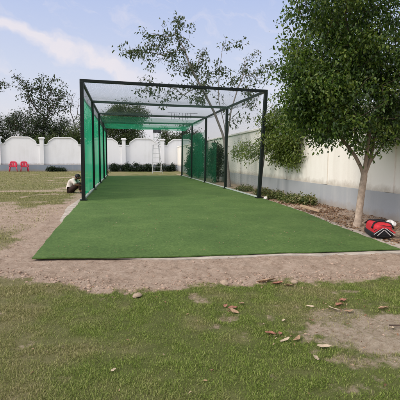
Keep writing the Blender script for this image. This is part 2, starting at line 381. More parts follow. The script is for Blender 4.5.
b.inputs['Roughness'].default_value = 0.95; b.inputs['Specular IOR Level'].default_value = 0.1
bump(nt, b, math_(nt, 'ADD', nf.outputs[0], math_(nt, 'MULTIPLY', nh.outputs[0], 0.6)), 1.0, 0.03)
g = npmesh('ground', np.stack([Xf, Yf, height(Xf, Yf)], 1), F, gm, None, True, {'dirt': dirt_mask(Xf, Yf), 'pale': sstep(1.5, 0.4, np.sqrt(((Xf - 1.78) / 0.6) ** 2 + ((Yf - 2.35) / 0.55) ** 2) + (fbm(Xf * 6, Yf * 6, 19, 3) - 0.5) * 1.5), 'dry': dry_mask(Xf, Yf)})
tag(g, 'dry earth and short patchy lawn of the yard', 'ground', kind='structure')

# ------------------------------------------------------------------ lawn blades
rng = np.random.default_rng(5)
def blades(n, x0, x1, y0, y1, L0, L1, W, powy=1.0, keep=None):
    u = rng.random(n) ** powy
    y = y0 + (y1 - y0) * u; x = x0 + (x1 - x0) * rng.random(n)
    ok = np.abs(x - y * 0.2) < y * 0.62 + 0.7
    x, y = x[ok], y[ok]
    d = dirt_mask(x, y); cl = fbm(x * 9, y * 9, 61, 3)
    k = rng.random(len(x)) < (1 - d) ** 1.5 * np.clip(0.35 + (cl - 0.35) * 2.4, 0.12, 1.0)
    x, y = x[k], y[k]; m = len(x)
    dry = np.maximum(dry_mask(x, y), sstep(0.15, 0.5, d[k])); cl = cl[k]
    L = (L0 + (L1 - L0) * rng.random(m) ** 1.6) * (0.7 + 0.7 * cl); a = rng.random(m) * 2 * PI
    lean = (0.15 + 0.9 * rng.random(m)) * L; dx, dy = np.cos(a), np.sin(a)
    W_ = W * (0.7 + 0.6 * rng.random(m)); px, py = -dy * W_ / 2, dx * W_ / 2
    z = height(x, y) - 0.003
    h1 = L * 0.55; h2 = L * (0.75 + 0.25 * rng.random(m)) * 0.85
    V = np.empty((m, 5, 3))
    V[:, 0] = np.stack([x - px, y - py, z], 1); V[:, 1] = np.stack([x + px, y + py, z], 1)
    V[:, 2] = np.stack([x + dx * lean * .4 - px * .75, y + dy * lean * .4 - py * .75, z + h1], 1)
    V[:, 3] = np.stack([x + dx * lean * .4 + px * .75, y + dy * lean * .4 + py * .75, z + h1], 1)
    V[:, 4] = np.stack([x + dx * lean, y + dy * lean, z + h2], 1)
    return V, dry
VB, DB = [], []
for args in ((720000, -2.5, 4.5, 1.35, 3.9, 0.009, 0.028, 0.0022), (150000, -4.5, 5.0, 3.6, 6.5, 0.014, 0.038, 0.0040), (110000, -9, -1.0, 6.2, 15, 0.022, 0.055, 0.007), (70000, -16, -1.2, 14, 38, 0.03, 0.07, 0.014)):
    v_, d_ = blades(*args); VB.append(v_); DB.append(d_)
V = np.concatenate(VB); D = np.concatenate(DB); m = len(V)
base = (np.arange(m) * 5)[:, None]
T = np.concatenate([base + np.array([[0, 1, 3]]), base + np.array([[0, 3, 2]]), base + np.array([[2, 3, 4]])])
bm_, nt, b = newmat('grass_blade'); ge = nt.nodes.new('ShaderNodeNewGeometry')
ar = N(nt, 'ShaderNodeAttribute', attribute_name='dry')
r1 = ramp(nt, G((0.08, 0.13, 0.022), (0.155, 0.23, 0.036), (0.245, 0.32, 0.062), (0.37, 0.41, 0.14)), ge.outputs['Random Per Island'])
r2 = ramp(nt, G((0.13, 0.15, 0.04), (0.24, 0.23, 0.085), (0.38, 0.33, 0.16), (0.50, 0.43, 0.25)), ge.outputs['Random Per Island'])
cc = mixc(nt, math_(nt, 'MULTIPLY', ar.outputs['Fac'], 0.8), r1.outputs[0], r2.outputs[0])
nt.links.new(cc, b.inputs['Base Color']); b.inputs['Roughness'].default_value = 0.6; b.inputs['Specular IOR Level'].default_value = 0.2
t = nt.nodes.new('ShaderNodeBsdfTranslucent'); nt.links.new(cc, t.inputs[0])
mx = nt.nodes.new('ShaderNodeMixShader'); mx.inputs[0].default_value = 0.3
nt.links.new(b.outputs[0], mx.inputs[1]); nt.links.new(t.outputs[0], mx.inputs[2]); nt.links.new(mx.outputs[0], nt.nodes['Material Output'].inputs[0])
o = npmesh('lawn_grass', V.reshape(-1, 3), T, bm_, None, False, {'dry': np.repeat(D, 5)})
tag(o, 'short patchy green and straw coloured lawn grass', 'grass', kind='stuff')

# ------------------------------------------------------------------ rubble (clods) and leaf litter
def ico():
    bm = bmesh.new(); bmesh.ops.create_icosphere(bm, subdivisions=1, radius=1)
    v = np.array([x.co[:] for x in bm.verts]); f = np.array([[q.index for q in p.verts] for p in bm.faces]); bm.free(); return v, f
IV, IF = ico()
def lumps(name, x, y, s, mat, zoff=0.0):
    m = len(x); r = rng.random((m, len(IV), 1)) * 0.95 + 0.5
    sc = np.stack([s * (0.8 + 0.6 * rng.random(m)), s * (0.8 + 0.6 * rng.random(m)), s * (0.45 + 0.4 * rng.random(m))], 1)
    V = IV[None] * r * sc[:, None, :] + np.stack([x, y, height(x, y) + zoff - s * 0.05], 1)[:, None]
    F = IF[None] + (np.arange(m) * len(IV))[:, None, None]
    return npmesh(name, V.reshape(-1, 3), F.reshape(-1, 3), mat)
def in_mat(x, y):
    return (x > -1.2) & (x < np.interp(y, [4.6, 6.4, 8.6, 11.5, 30], [3.66, 3.78, 4.05, 4.17, 4.17])) & (y > np.interp(x, [-1.2, 0, 1, 3.7], [4.94, 4.8, 4.74, 4.62]))
clodm, nt, b = newmat('clod_soil'); ge = nt.nodes.new('ShaderNodeNewGeometry')
nt.links.new(ramp(nt, G((0.26, 0.185, 0.135), (0.37, 0.27, 0.205), (0.44, 0.335, 0.26)), ge.outputs['Random Per Island']).outputs[0], b.inputs['Base Color'])
b.inputs['Roughness'].default_value = 0.95; b.inputs['Specular IOR Level'].default_value = 0.1
bump(nt, b, noise(nt, 90, 4, 0.7, pos(nt)).outputs[0], 0.5, 0.01)
n = 60000
x = -3 + 8 * rng.random(n); y = 1.8 + 7.5 * rng.random(n)
d = dirt_mask(x, y); low = np.interp(x, DIRT_LOW[:, 0], DIRT_LOW[:, 1])
k = (rng.random(n) < d * (0.20 + 0.8 * np.exp(-((y - low - 0.12) / 0.22) ** 2))) & ~in_mat(x, y) & (d > 0.35)
x, y = x[k], y[k]
s = 0.0025 + 0.013 * rng.random(len(x)) ** 6 + 0.009 * rng.random(len(x)) ** 2 * np.exp(-((y - np.interp(x, DIRT_LOW[:, 0], DIRT_LOW[:, 1]) - 0.12) / 0.15) ** 2)
n2_ = 260; x2 = -1.6 + 5.0 * rng.random(n2_); y2 = np.interp(x2, DIRT_LOW[:, 0], DIRT_LOW[:, 1]) + 0.02 + 0.24 * np.abs(rng.normal(size=n2_)) * (0.4 + 1.2 * vnoise(x2 * 2.2, x2 * 0, 33)); k2 = ~in_mat(x2, y2) & (y2 < 4.4)
x = np.append(x, x2[k2]); y = np.append(y, y2[k2]); s = np.append(s, 0.006 + 0.015 * rng.random(int(k2.sum())) ** 2.5)
tag(lumps('soil_clods', x, y, s, clodm), 'small clods and crumbs of dry brown earth', 'clods', kind='stuff')

def leafcards(P, size, nrm_up=0.3, curl=0.25, droop=0.0, aspect=0.45):
    """folded leaf: 6 verts, 4 tris"""
    m = len(P)
    nrm = rng.normal(size=(m, 3)); nrm[:, 2] += nrm_up * 3; nrm /= np.linalg.norm(nrm, axis=1)[:, None]
    d = rng.normal(size=(m, 3)); d[:, 2] -= droop * 2
    d -= nrm * (d * nrm).sum(1)[:, None]; d /= np.linalg.norm(d, axis=1)[:, None] + 1e-9
    s = np.cross(nrm, d)
    L = size * (0.65 + 0.7 * rng.random(m)); L = L[:, None]; Wd = L * aspect * (0.8 + 0.4 * rng.random((m, 1)))
    c = curl * L * (0.5 + rng.random((m, 1)))
    V = np.empty((m, 8, 3))
    V[:, 0] = P; V[:, 1] = P + d * L * .32; V[:, 2] = P + d * L * .68 - nrm * c * .3; V[:, 3] = P + d * L - nrm * c * .9
    V[:, 4] = P + d * L * .30 + s * Wd * .48 + nrm * c * .3; V[:, 5] = P + d * L * .66 + s * Wd * .40 + nrm * c * .05
    V[:, 6] = P + d * L * .30 - s * Wd * .48 + nrm * c * .3; V[:, 7] = P + d * L * .66 - s * Wd * .40 + nrm * c * .05
    b_ = (np.arange(m) * 8)[:, None]
    F = np.concatenate([b_ + np.array([q]) for q in ([0, 4, 1], [0, 1, 6], [1, 4, 5], [1, 5, 2], [1, 2, 7], [1, 7, 6], [2, 5, 3], [2, 3, 7])])
    return V.reshape(-1, 3), F
n = 5200
x = 3.75 + 1.35 * rng.random(n); y = 5.0 + 6.2 * rng.random(n)
k = (~in_mat(x, y)) & (rng.random(n) < np.clip(fbm(x * 2.5, y * 2.5, 71, 3) * 2.4 - 0.6, 0.05, 1))
x, y = x[k], y[k]
V, F = leafcards(np.stack([x, y, height(x, y) + 0.008 + 0.02 * rng.random(len(x))], 1), 0.055, 1.2, 0.35)
tag(npmesh('leaf_litter', V, F, M['deadleaf']), 'brown leaf litter on bare soil along foot of right wall', 'leaf litter', kind='stuff')
n = 500
x = -2 + 6 * rng.random(n); y = 1.7 + 3.0 * rng.random(n); k = ~in_mat(x, y) & (rng.random(n) < 0.25 + 0.4 * (x > 1)); x, y = x[k], y[k]
for px_, py_, sg_, n_ in ((1.75, 2.88, 0.13, 34), (1.05, 2.42, 0.09, 16), (0.86, 2.99, 0.07, 12), (1.44, 3.52, 0.16, 40), (1.9, 2.5, 0.2, 26), (0.2, 3.45, 0.3, 14)):
    x = np.append(x, px_ + sg_ * rng.normal(size=n_)); y = np.append(y, py_ + sg_ * 0.6 * rng.normal(size=n_))
V, F = leafcards(np.stack([x, y, height(x, y) + 0.012], 1), 0.022, 1.0, 0.3)
tag(npmesh('leaf_crumbs', V, F, M['deadleaf']), 'tiny crumbs of dead leaf strewn over the lawn', 'leaf crumbs', kind='stuff')

# ------------------------------------------------------------------ concrete slab and turf mat
conc = mat_plain('dusty_concrete', (0.38, 0.34, 0.29), 0.9, 0.35, 5, 0.5, 0.1, 0, 50)
def poly_sheet(name, poly, z, th, mat, parent=None, step=0.06, ripple=0.0):
    """closed sheet with a filled outline, subdivided rim so its edge wavers"""
    pts = []
    for i in range(len(poly)):
        a = np.array(poly[i]); c = np.array(poly[(i + 1) % len(poly)]); k = max(1, int(np.linalg.norm(c - a) / step))
        k = min(k, 120)
        for j in range(k):
            p = a + (c - a) * j / k; pts.append(p)
    pts = np.array(pts)
    wob = (fbm(pts[:, 0] * 3, pts[:, 1] * 3, 81, 3) - 0.5) * ripple
    pts = pts + np.stack([wob, wob], 1)
    bm = bmesh.new()
    top = [bm.verts.new((px, py, z + (float(fbm(px * 4, py * 4, 83, 2)) - 0.5) * ripple * 0.25)) for px, py in pts]
    f = bm.faces.new(top); r = bmesh.ops.extrude_face_region(bm, geom=[f])
    for v in r['geom']:
        if isinstance(v, bmesh.types.BMVert): v.co.z = z - th
    bmesh.ops.recalc_face_normals(bm, faces=bm.faces)
    bmesh.ops.triangulate(bm, faces=[q for q in bm.faces if len(q.verts) > 4])
    me = bpy.data.meshes.new(name); bm.to_mesh(me); bm.free()
    return link(name, me, mat, parent)
slab = [(0.55, 4.66), (1.2, 4.60), (1.9, 4.64), (2.6, 4.53), (3.4, 4.52), (3.85, 4.50), (3.92, 6.4), (4.14, 8.6), (4.24, 11.5), (4.24, 28.4), (-1.26, 28.4), (-1.30, 11.6), (-1.38, 10.2), (-1.30, 9.2), (-1.22, 8.0), (-1.02, 7.4), (-0.9, 5.1)]
o = poly_sheet('concrete_slab', slab, 0.004, 0.08, conc, None, 0.08, 0.025); tag(o, 'dusty pale concrete slab showing along edges of green turf mat', 'slab', kind='structure')
tm, nt, b = newmat('artificial_turf_fibre'); p = pos(nt)
n1 = noise(nt, 150, 5, 0.8, p); n2 = noise(nt, 1.1, 5, 0.6, p)
mp = N(nt, 'ShaderNodeMapping'); nt.links.new(p, mp.inputs['Vector']); mp.inputs['Scale'].default_value = (9, 1.0, 1)
n3 = noise(nt, 3, 4, 0.6, mp.outputs[0])
n4 = noise(nt, 28, 6, 0.75, p)
f = math_(nt, 'ADD', math_(nt, 'ADD', math_(nt, 'MULTIPLY', n4.outputs[0], 0.40), math_(nt, 'MULTIPLY', n1.outputs[0], 0.30)), math_(nt, 'ADD', math_(nt, 'MULTIPLY', n2.outputs[0], 0.22), math_(nt, 'MULTIPLY', n3.outputs[0], 0.08)))
r = ramp(nt, [(0.40, (0.038, 0.080, 0.016)), (0.5, (0.078, 0.148, 0.032)), (0.60, (0.138, 0.22, 0.056))], f)
dust = ramp(nt, [(0.60, (0, 0, 0)), (0.80, (0.4, 0.4, 0.4))], noise(nt, 2.2, 7, 0.75, p).outputs[0])
nt.links.new(mixc(nt, dust.outputs[0], r.outputs[0], (0.22, 0.22, 0.12)), b.inputs['Base Color'])
b.inputs['Roughness'].default_value = 0.8; b.inputs['Specular IOR Level'].default_value = 0.15
b.inputs['Sheen Weight'].default_value = 0.08; b.inputs['Sheen Roughness'].default_value = 0.5; b.inputs['Sheen Tint'].default_value = (0.5, 0.7, 0.4, 1)
bump(nt, b, math_(nt, 'ADD', math_(nt, 'ADD', n1.outputs[0], n4.outputs[0]), math_(nt, 'MULTIPLY', n2.outputs[0], 2.0)), 0.8, 0.014)
o = poly_sheet('turf_mat', MAT_POLY, 0.024, 0.012, tm, None, 0.05, 0.055)
tag(o, 'long green artificial turf mat covering cricket practice pitch', 'turf mat')
tag(None or o)
# litter on the mat
n = 900; x = -0.9 + 4.8 * rng.random(n); y = 5 + 20 * rng.random(n) ** 1.5
k = in_mat(x, y); x, y = x[k], y[k]
V, F = leafcards(np.stack([x, y, 0.030 + 0.004 * rng.random(len(x))], 1), 0.02, 1.4, 0.2)
tag(npmesh('mat_litter', V, F, M['deadleaf']), 'scattered bits of dry leaf on green turf mat', 'leaf bits', kind='stuff')

# ------------------------------------------------------------------ cage
XL, XR, ZL, ZR = -1.11, 4.05, 3.31, 3.22
PY = [11.6, 15.7, 19.8, 23.9, 28.0]
cage = empty('practice_cage', (1.5, 11.6, 0)); tag(cage, 'dark steel cricket net cage with green shade cloth side walls', 'practice cage')
def cpart(mb, name, mat, bevel=0.0, smooth=False):
    o = mb.build(name, mat, None, smooth, bevel, 1); o.parent = cage; o.matrix_parent_inverse = Matrix.Translation((-1.5, -11.6, 0)); return o
topR = lambda i: (XR + (0.15 if i == 0 else 0.03), PY[i], ZR + 0.02 * i)
topL = lambda i: (XL + (0.02 if i == 0 else 0), PY[i], ZL)
for i in range(5):
    wd = 0.10 if i == 0 else 0.098
    for bx, tp in ((XL, topL(i)), (XR, topR(i))):
        mb = MB(); mb.bar((bx, PY[i], 0.03), (tp[0], tp[1], tp[2] - 0.03), wd, wd)
        po = cpart(mb, 'post', M['steel'], 0.008)
        mb = MB(); mb.box((bx, PY[i], 0.042), (0.2, 0.2, 0.02)); pl = mb.build('base_plate', M['steel'], None); pl.parent = po
    a, c = Vector(topL(i)), Vector(topR(i)); sg = 0.02 if i else 0.0
    mid = (a + c) / 2 - Vector((0, 0, sg))
    mb = MB(); mb.bar(a + Vector((-0.05, 0, 0)), mid, 0.075, 0.08); mb.bar(mid, c + Vector((0.05, 0, 0)), 0.0745, 0.0795)
    cpart(mb, 'cross_beam', M['steel'], 0.006)
for i in range(4):
    for tp in (topL, topR):
        a, c = Vector(tp(i)), Vector(tp(i + 1)); d = (c - a).normalized() * 0.04
        mb = MB(); mb.bar(a + d, c - d, 0.07, 0.07); cpart(mb, 'top_rail', M['steel'], 0.006)
    for bx in (XL, XR):
        mb = MB(); mb.bar((bx, PY[i] + 0.06, 0.055), (bx, PY[i + 1] - 0.06, 0.055), 0.04, 0.04); cpart(mb, 'bottom_rail', M['rope'])
# netting of real cords: straight diagonals clipped to each rectangle, sagging a little
def netting(name, A, U, Vv, pitch, r, sag, seed=0, parent=None):
    """rectangle A + u*U + v*V ; cords along both diagonals"""
    A = np.array(A, float); U = np.array(U, float); Vv = np.array(Vv, float)
    lu, lv = np.linalg.norm(U), np.linalg.norm(Vv); eu, ev = U / lu, Vv / lv
    nn = np.cross(eu, ev); st = pitch * 1.41421
    Vs, Fs = [], []; cnt = 0
    for sgn in (1, -1):
        for c in np.arange(-lv if sgn == 1 else 0, lu if sgn == 1 else lu + lv, st):
            u0 = max(0, c); u1 = min(lu, c + lv) if sgn == 1 else min(lu, c)
            if sgn == 1: v0, v1 = u0 - c, u1 - c
            else:
                u0 = max(0, c - lv); v0, v1 = c - u0, c - u1
            if u1 - u0 < 0.01: continue
            k = max(2, int((u1 - u0) / 0.45) + 1); t = np.linspace(0, 1, k)
            uu = u0 + (u1 - u0) * t; vv = v0 + (v1 - v0) * t
            P = A + uu[:, None] * eu + vv[:, None] * ev
            sg = sag * 4 * np.clip(vv / lv, 0, 1) * (1 - np.clip(vv / lv, 0, 1)) * (0.6 + 0.8 * vnoise(uu * 0.7 + seed, vv * 0.7, 91))
            P = P - nn * sg[:, None]
            dr = (u1 - u0) * eu + (v1 - v0) * ev; dr /= np.linalg.norm(dr); s1 = np.cross(dr, nn)
            ring = np.stack([P + nn * r, P + (-0.5 * nn + 0.866 * s1) * r, P + (-0.5 * nn - 0.866 * s1) * r], 1)
            Vs.append(ring.reshape(-1, 3)); q = []
            for i in range(k - 1):
                for j in range(3):
                    q.append((cnt + i * 3 + j, cnt + i * 3 + (j + 1) % 3, cnt + i * 3 + 3 + (j + 1) % 3, cnt + i * 3 + 3 + j))
            Fs += q; cnt += 3 * k
    o = npmesh(name, np.concatenate(Vs), np.array(Fs), M['net']); o.parent = cage; o.matrix_parent_inverse = Matrix.Translation((-1.5, -11.6, 0)); return o
for i in range(4):
    a, c = topL(i), topR(i); a2, c2 = topL(i + 1), topR(i + 1)
    netting('roof_net', (a[0], PY[i], (a[2] + c[2]) / 2 + 0.01), (c[0] - a[0], 0, c[2] - a[2]), (0, PY[i + 1] - PY[i], 0), 0.05, 0.0011, 0.10, i)
    netting('side_net', (XR, PY[i], 0.06), (0, PY[i + 1] - PY[i], 0), (0, 0, ZR - 0.06), 0.05, 0.0010, 0.03, i)
    netting('side_net', (XL, PY[i], 2.88), (0, PY[i + 1] - PY[i], 0), (0, 0, ZL - 2.88), 0.045, 0.0012, -0.03, i + 5)
def cloth(name, fn, nu, nv, mat):
    u, v = np.meshgrid(np.linspace(0, 1, nu), np.linspace(0, 1, nv)); P = fn(u.ravel(), v.ravel())
    ii = np.arange(nu * nv).reshape(nv, nu); F = np.stack([ii[:-1, :-1], ii[:-1, 1:], ii[1:, 1:], ii[1:, :-1]], -1).reshape(-1, 4)
    o = npmesh(name, P, F, mat, None, True); o.parent = cage; o.matrix_parent_inverse = Matrix.Translation((-1.5, -11.6, 0)); return o
for i in range(4):
    def fl(u, v, i=i):
        y = PY[i] + 0.05 + (PY[i + 1] - PY[i] - 0.1) * u
        z = 0.09 + (3.02 + 0.03 * np.sin(u * 9 + i) - 0.09) * v
        return np.stack([XL - 0.03 + 0.05 * np.sin(PI * v) * np.sin(PI * u) + 0.04 * (fbm(y * 1.5, z * .5, 95, 3) - .5), y, z], 1)
    cloth('shade_cloth', fl, 40, 24, M['cloth'])
for i, (f0, zt) in ((1, (0.42, 1.9)), (2, (0.0, 2.55)), (3, (0.0, 2.75))):
    def fr(u, v, i=i, zt=zt, f0=f0):
        y = PY[i] + 0.05 + (PY[i + 1] - PY[i] - 0.1) * (f0 + (1 - f0) * u)
        z = 0.09 + (zt + 0.15 * fbm(u * 4, u * 0, 97, 3) - 0.09) * v
        return np.stack([XR + 0.03 + 0.05 * (fbm(y * 1.5, z * .5, 98, 3) - .5), y, z], 1)
    cloth('shade_cloth', fr, 40, 24, M['cloth_thin'] if i > 1 else M['cloth_light'])
for i in (2, 3):
    def rf(u, v, i=i):
        x = XL + 0.05 + (XR - XL - 0.1) * u; y = PY[i] + 0.05 + (PY[i + 1] - PY[i] - 0.1) * v
        return np.stack([x, y, ZL - 0.0 + (ZR - ZL) * u - 0.06 - 0.10 * np.sin(PI * v) - 0.05 * fbm(x, y, 99, 3)], 1)
    cloth('shade_cloth', rf, 40, 24, M['cloth_roof'] if i == 3 else M['cloth_light'])
for k in range(8):
    xx = 2.05 + 0.125 * k + rng.normal() * 0.02; a, c = topL(1), topR(1); zz = a[2] + (c[2] - a[2]) * (xx - a[0]) / (c[0] - a[0]) - 0.05
    mb = MB(); mb.tube([(xx, 17.4, 3.16), (xx + 0.02 * rng.normal(), 17.4, 3.04), (xx, 17.4, 2.86 + 0.10 * rng.random())], 0.008, 5); cpart(mb, 'tie_cord', M['steel'])
mb = MB(); mb.tube([(1.9, 17.4, 3.17), (3.2, 17.4, 3.165)], 0.006, 5); cpart(mb, 'tie_line', M['steel'])

# ------------------------------------------------------------------ boundary walls
YW, XW, SP = 38.7, 5.12, 3.65
PX = [-10.89 + SP * k for k in range(-5, 5)]
bw = empty('boundary_wall', (0, YW, 0)); tag(bw, 'white rear boundary wall with stepped arched top, pillars and grey plinth', 'wall')
def wpart(mb, name, mat, root, bevel=0.0):
    o = mb.build(name, mat, None, False, bevel, 1); o.parent = root; o.matrix_parent_inverse = Matrix.Translation(-root.location); return o
def crest(x0, x1, zn, zt):
    """top outline between two pillars: low notch, concave rise, high plateau"""
    H_ = zt - zn
    pts = [(x0 + dx, zn + H_ * f) for dx, f in ((0, 0), (0.30, 0), (0.34, 0.16), (0.37, 0.36), (0.43, 0.48), (0.55, 0.61), (0.70, 0.77), (0.83, 0.91), (0.90, 0.97), (0.98, 1.0))]
    r = [(x0 + x1 - x, z) for x, z in reversed(pts)]
    return pts + r
for k, px in enumerate(PX):
    mb = MB(); mb.box((px, YW - 0.02, 1.47), (0.34, 0.34, 2.94)); pil = wpart(mb, 'pillar', M['paint'], bw)
    mb = MB(); mb.box((px, YW - 0.02, 2.99), (0.52, 0.50, 0.10)); mb.box((px, YW - 0.02, 3.065), (0.42, 0.42, 0.05))
    o = mb.build('cap', M['paint'], None, False, 0.015, 1); o.parent = pil
    x0 = px + 0.172; x1 = (PX[k + 1] if k + 1 < len(PX) else XW + 0.2) - 0.172
    if x1 - x0 < 2.4: x1 = x0 + SP - 0.344
    cr = crest(x0, x1, 2.38, 3.02)
    mb = MB(); mb.prism([(x0, 0.0)] + cr + [(x1, 0.0)], YW, YW + 0.16); wpart(mb, 'panel', M['paint'], bw)
    mb = MB()
    cc = [(x, z) for x, z in cr]
    for q in range(len(cc) - 1):
        (xa, za), (xb, zb) = cc[q], cc[q + 1]
        mb.prism([(xa, za + 0.003), (xb, zb + 0.003), (xb, zb + 0.10), (xa, za + 0.10)], YW - 0.06, YW + 0.22)
    wpart(mb, 'coping', M['paint'], bw)
mb = MB(); mb.box(((PX[0] + XW) / 2, YW - 0.215, 0.29), (XW - PX[0] + 2, 0.05, 0.60)); wpart(mb, 'plinth', M['greyfar'], bw)

rw = empty('boundary_wall', (XW, 10, 0)); tag(rw, 'cream side wall with grey plinth running along right of practice pitch', 'wall')
mb = MB(); mb.box((XW + 0.10, 17.2, 1.15), (0.16, 42.6, 2.3)); wpart(mb, 'panel', M['cream'], rw)
mb = MB(); mb.box((XW + 0.04, 17.2, 0.275), (0.09, 42.65, 0.57)); wpart(mb, 'plinth', M['grey'], rw)
mb = MB(); mb.box((XW + 0.10, 17.2, 2.345), (0.27, 42.6, 0.08)); wpart(mb, 'coping', M['cream'], rw, 0.01)
yy = 7.27 - 2.64 * 4
while yy < 38:
    mb = MB(); mb.box((XW + 0.02, yy, 1.435), (0.05, 0.30, 1.73)); wpart(mb, 'pilaster', M['cream'], rw); yy += 2.58

# ------------------------------------------------------------------ trees
def make_tree(name, label, base, trunk, attr, bark, leafm, leaf, per, rc, rtop, r0=0.006, up=0.3, droop=0.2, jit=0.05, pen=0.45, seg=0.3, group=None, cat='tree', expo=2.3, curl=.25, aspect=.45, bare=0.0, trunkname='trunk', crownname='crown', sidek=6, limbs=()):
    """trunk: polyline of absolute points; attr: twig end points. Limbs are grown from the trunk to every twig end."""
    nodes = [np.array(p, float) for p in trunk]; par = [-1] + list(range(len(trunk) - 1)); plen = [0.0] * len(trunk); alen = list(plen)
    tip0 = len(nodes) - 1; nt0 = len(nodes)
    for lb in limbs:
        pv = tip0
        for p in lb:
            p = np.array(p, float); plen.append(plen[pv] * 0.8 + 0.2); nodes.append(p); par.append(pv); pv = len(nodes) - 1
    first = max(1, int(len(trunk) * 0.45))
    order = np.argsort(np.linalg.norm(attr - nodes[tip0], axis=1)); twig = []
    NP = np.array(nodes); PL = np.array(plen)
    for ai in order:
        a = attr[ai]
        d = np.linalg.norm(NP - a, axis=1) + pen * PL; d[:first] += 50
        j = int(np.argmin(d)); st = NP[j]; L = np.linalg.norm(a - st); k = max(1, int(L / seg)); prev = j; newn = []; newl = []
        side = rng.normal(size=3) * L * 0.10
        for q in range(1, k + 1):
            t = q / k; p = st + (a - st) * t + side * math.sin(PI * t) + np.array([0, 0, 0.10 * L * math.sin(PI * t)])
            if q < k: p = p + rng.normal(size=3) * jit * seg
            nodes.append(p); par.append(prev); prev = len(nodes) - 1; newn.append(p); newl.append(PL[j] + L * t)
        twig.append(prev)
        NP = np.concatenate([NP, np.array(newn)]); PL = np.concatenate([PL, np.array(newl)])
    n = len(nodes); w_ = np.zeros(n)
    for t in twig: w_[t] += r0 ** expo
    for i in range(n - 1, 0, -1):
        w_[i] = max(w_[i], (r0 * 0.6) ** expo)
        if par[i] >= 0: w_[par[i]] += w_[i]
    rad = w_ ** (1 / expo); sc = rtop / rad[tip0]; rad = np.maximum(rad * sc, r0 * 0.5)
    for i in range(len(trunk)): rad[i] = max(rtop, rad[i]) if i >= first else rtop
    for i in range(len(trunk)):
        t = i / (len(trunk) - 1); rad[i] = rtop * (1.22 - 0.22 * t + 0.35 * max(0, 1 - 9 * t))
    for i in range(len(trunk), n):  # a child is never thicker than its parent
        rad[i] = min(rad[i], rad[par[i]] * 0.96)
    P = np.array(nodes); Vs, Fs = [], []; cnt = 0; S = sidek
    ang = np.arange(S) * 2 * PI / S
    def frame(d):
        d = d / (np.linalg.norm(d) + 1e-9); h = np.array([1, 0, 0]) if abs(d[0]) < 0.8 else np.array([0, 1, 0])
        u = np.cross(d, h); u /= np.linalg.norm(u); return u, np.cross(d, u)
    kids = [[] for _ in range(n)]
    for i in range(1, n): kids[par[i]].append(i)
    # chains: follow the thickest child
    done = set([0]); starts = [(0, 0)]
    stack = [0]; chains = []
    heads = [(-1, 0)]
    while heads:
        pp, h = heads.pop(); ch = [h] if pp < 0 else [pp, h]; c = h
        while kids[c]:
            ks = sorted(kids[c], key=lambda q: -rad[q]); 
            for q in ks[1:]: heads.append((c, q))
            c = ks[0]; ch.append(c)
        chains.append(ch)
    for ch in chains:
        if len(ch) < 2: continue
        rr = [rad[c] for c in ch]
        if ch[0] != 0: rr[0] = min(rr[0], rr[1] * 1.15)
        pu = None
        for q, c in enumerate(ch):
            d = P[ch[min(q + 1, len(ch) - 1)]] - P[ch[max(q - 1, 0)]]; d = d / (np.linalg.norm(d) + 1e-9)
            if pu is None: u, v = frame(d)
            else:
                u = pu - d * pu.dot(d); u /= np.linalg.norm(u) + 1e-9; v = np.cross(d, u)
            pu = u
            Vs.append(P[c] + (np.cos(ang)[:, None] * u + np.sin(ang)[:, None] * v) * rr[q])
            if q:
                for s in range(S):
                    Fs.append((cnt - S + s, cnt - S + (s + 1) % S, cnt + (s + 1) % S, cnt + s))
            cnt += S
    root = empty(name, base); tag(root, label, cat, group)
    off = -np.array(base)
    npmesh(trunkname, np.concatenate(Vs) + off, np.array(Fs), bark, root, True)
    tw = np.array(twig); keep = rng.random(len(tw)) >= bare; tw = tw[keep]
    ends = P[tw]; pr_ = P[np.array([par[t] for t in tw])]
    idx = np.repeat(np.arange(len(tw)), per); t = rng.random(len(idx))[:, None] ** 0.6
    L = pr_[idx] + (ends[idx] - pr_[idx]) * t + rng.normal(size=(len(idx), 3)) * rc * np.array([1, 1, 0.8]) + np.array([0, 0, -droop * rc])
    V, F = leafcards(L, leaf, up, curl, droop, aspect)
    npmesh(crownname, V + off, F, leafm, root)
    return root
def ell(n, c, r, hollow=0.35, gap=0.42, gs=1.4, seed=0):
    """points in an ellipsoid, fewer inside, with noise-shaped gaps"""
    out = []
    c = np.array(c); r = np.array(r)
    while len(out) < n:
        q = rng.normal(size=3); q /= np.linalg.norm(q); t = rng.random() ** 0.38
        if t < hollow: continue
        p = c + q * r * t * (0.85 + 0.3 * rng.random())
        if float(fbm(p[0] * gs + p[1] * 0.7, p[2] * gs + p[1] * 0.9, 31 + seed, 2)) < gap * (0.5 + 0.5 * t): continue
        out.append(p)
    return np.array(out)
cat_ = np.concatenate
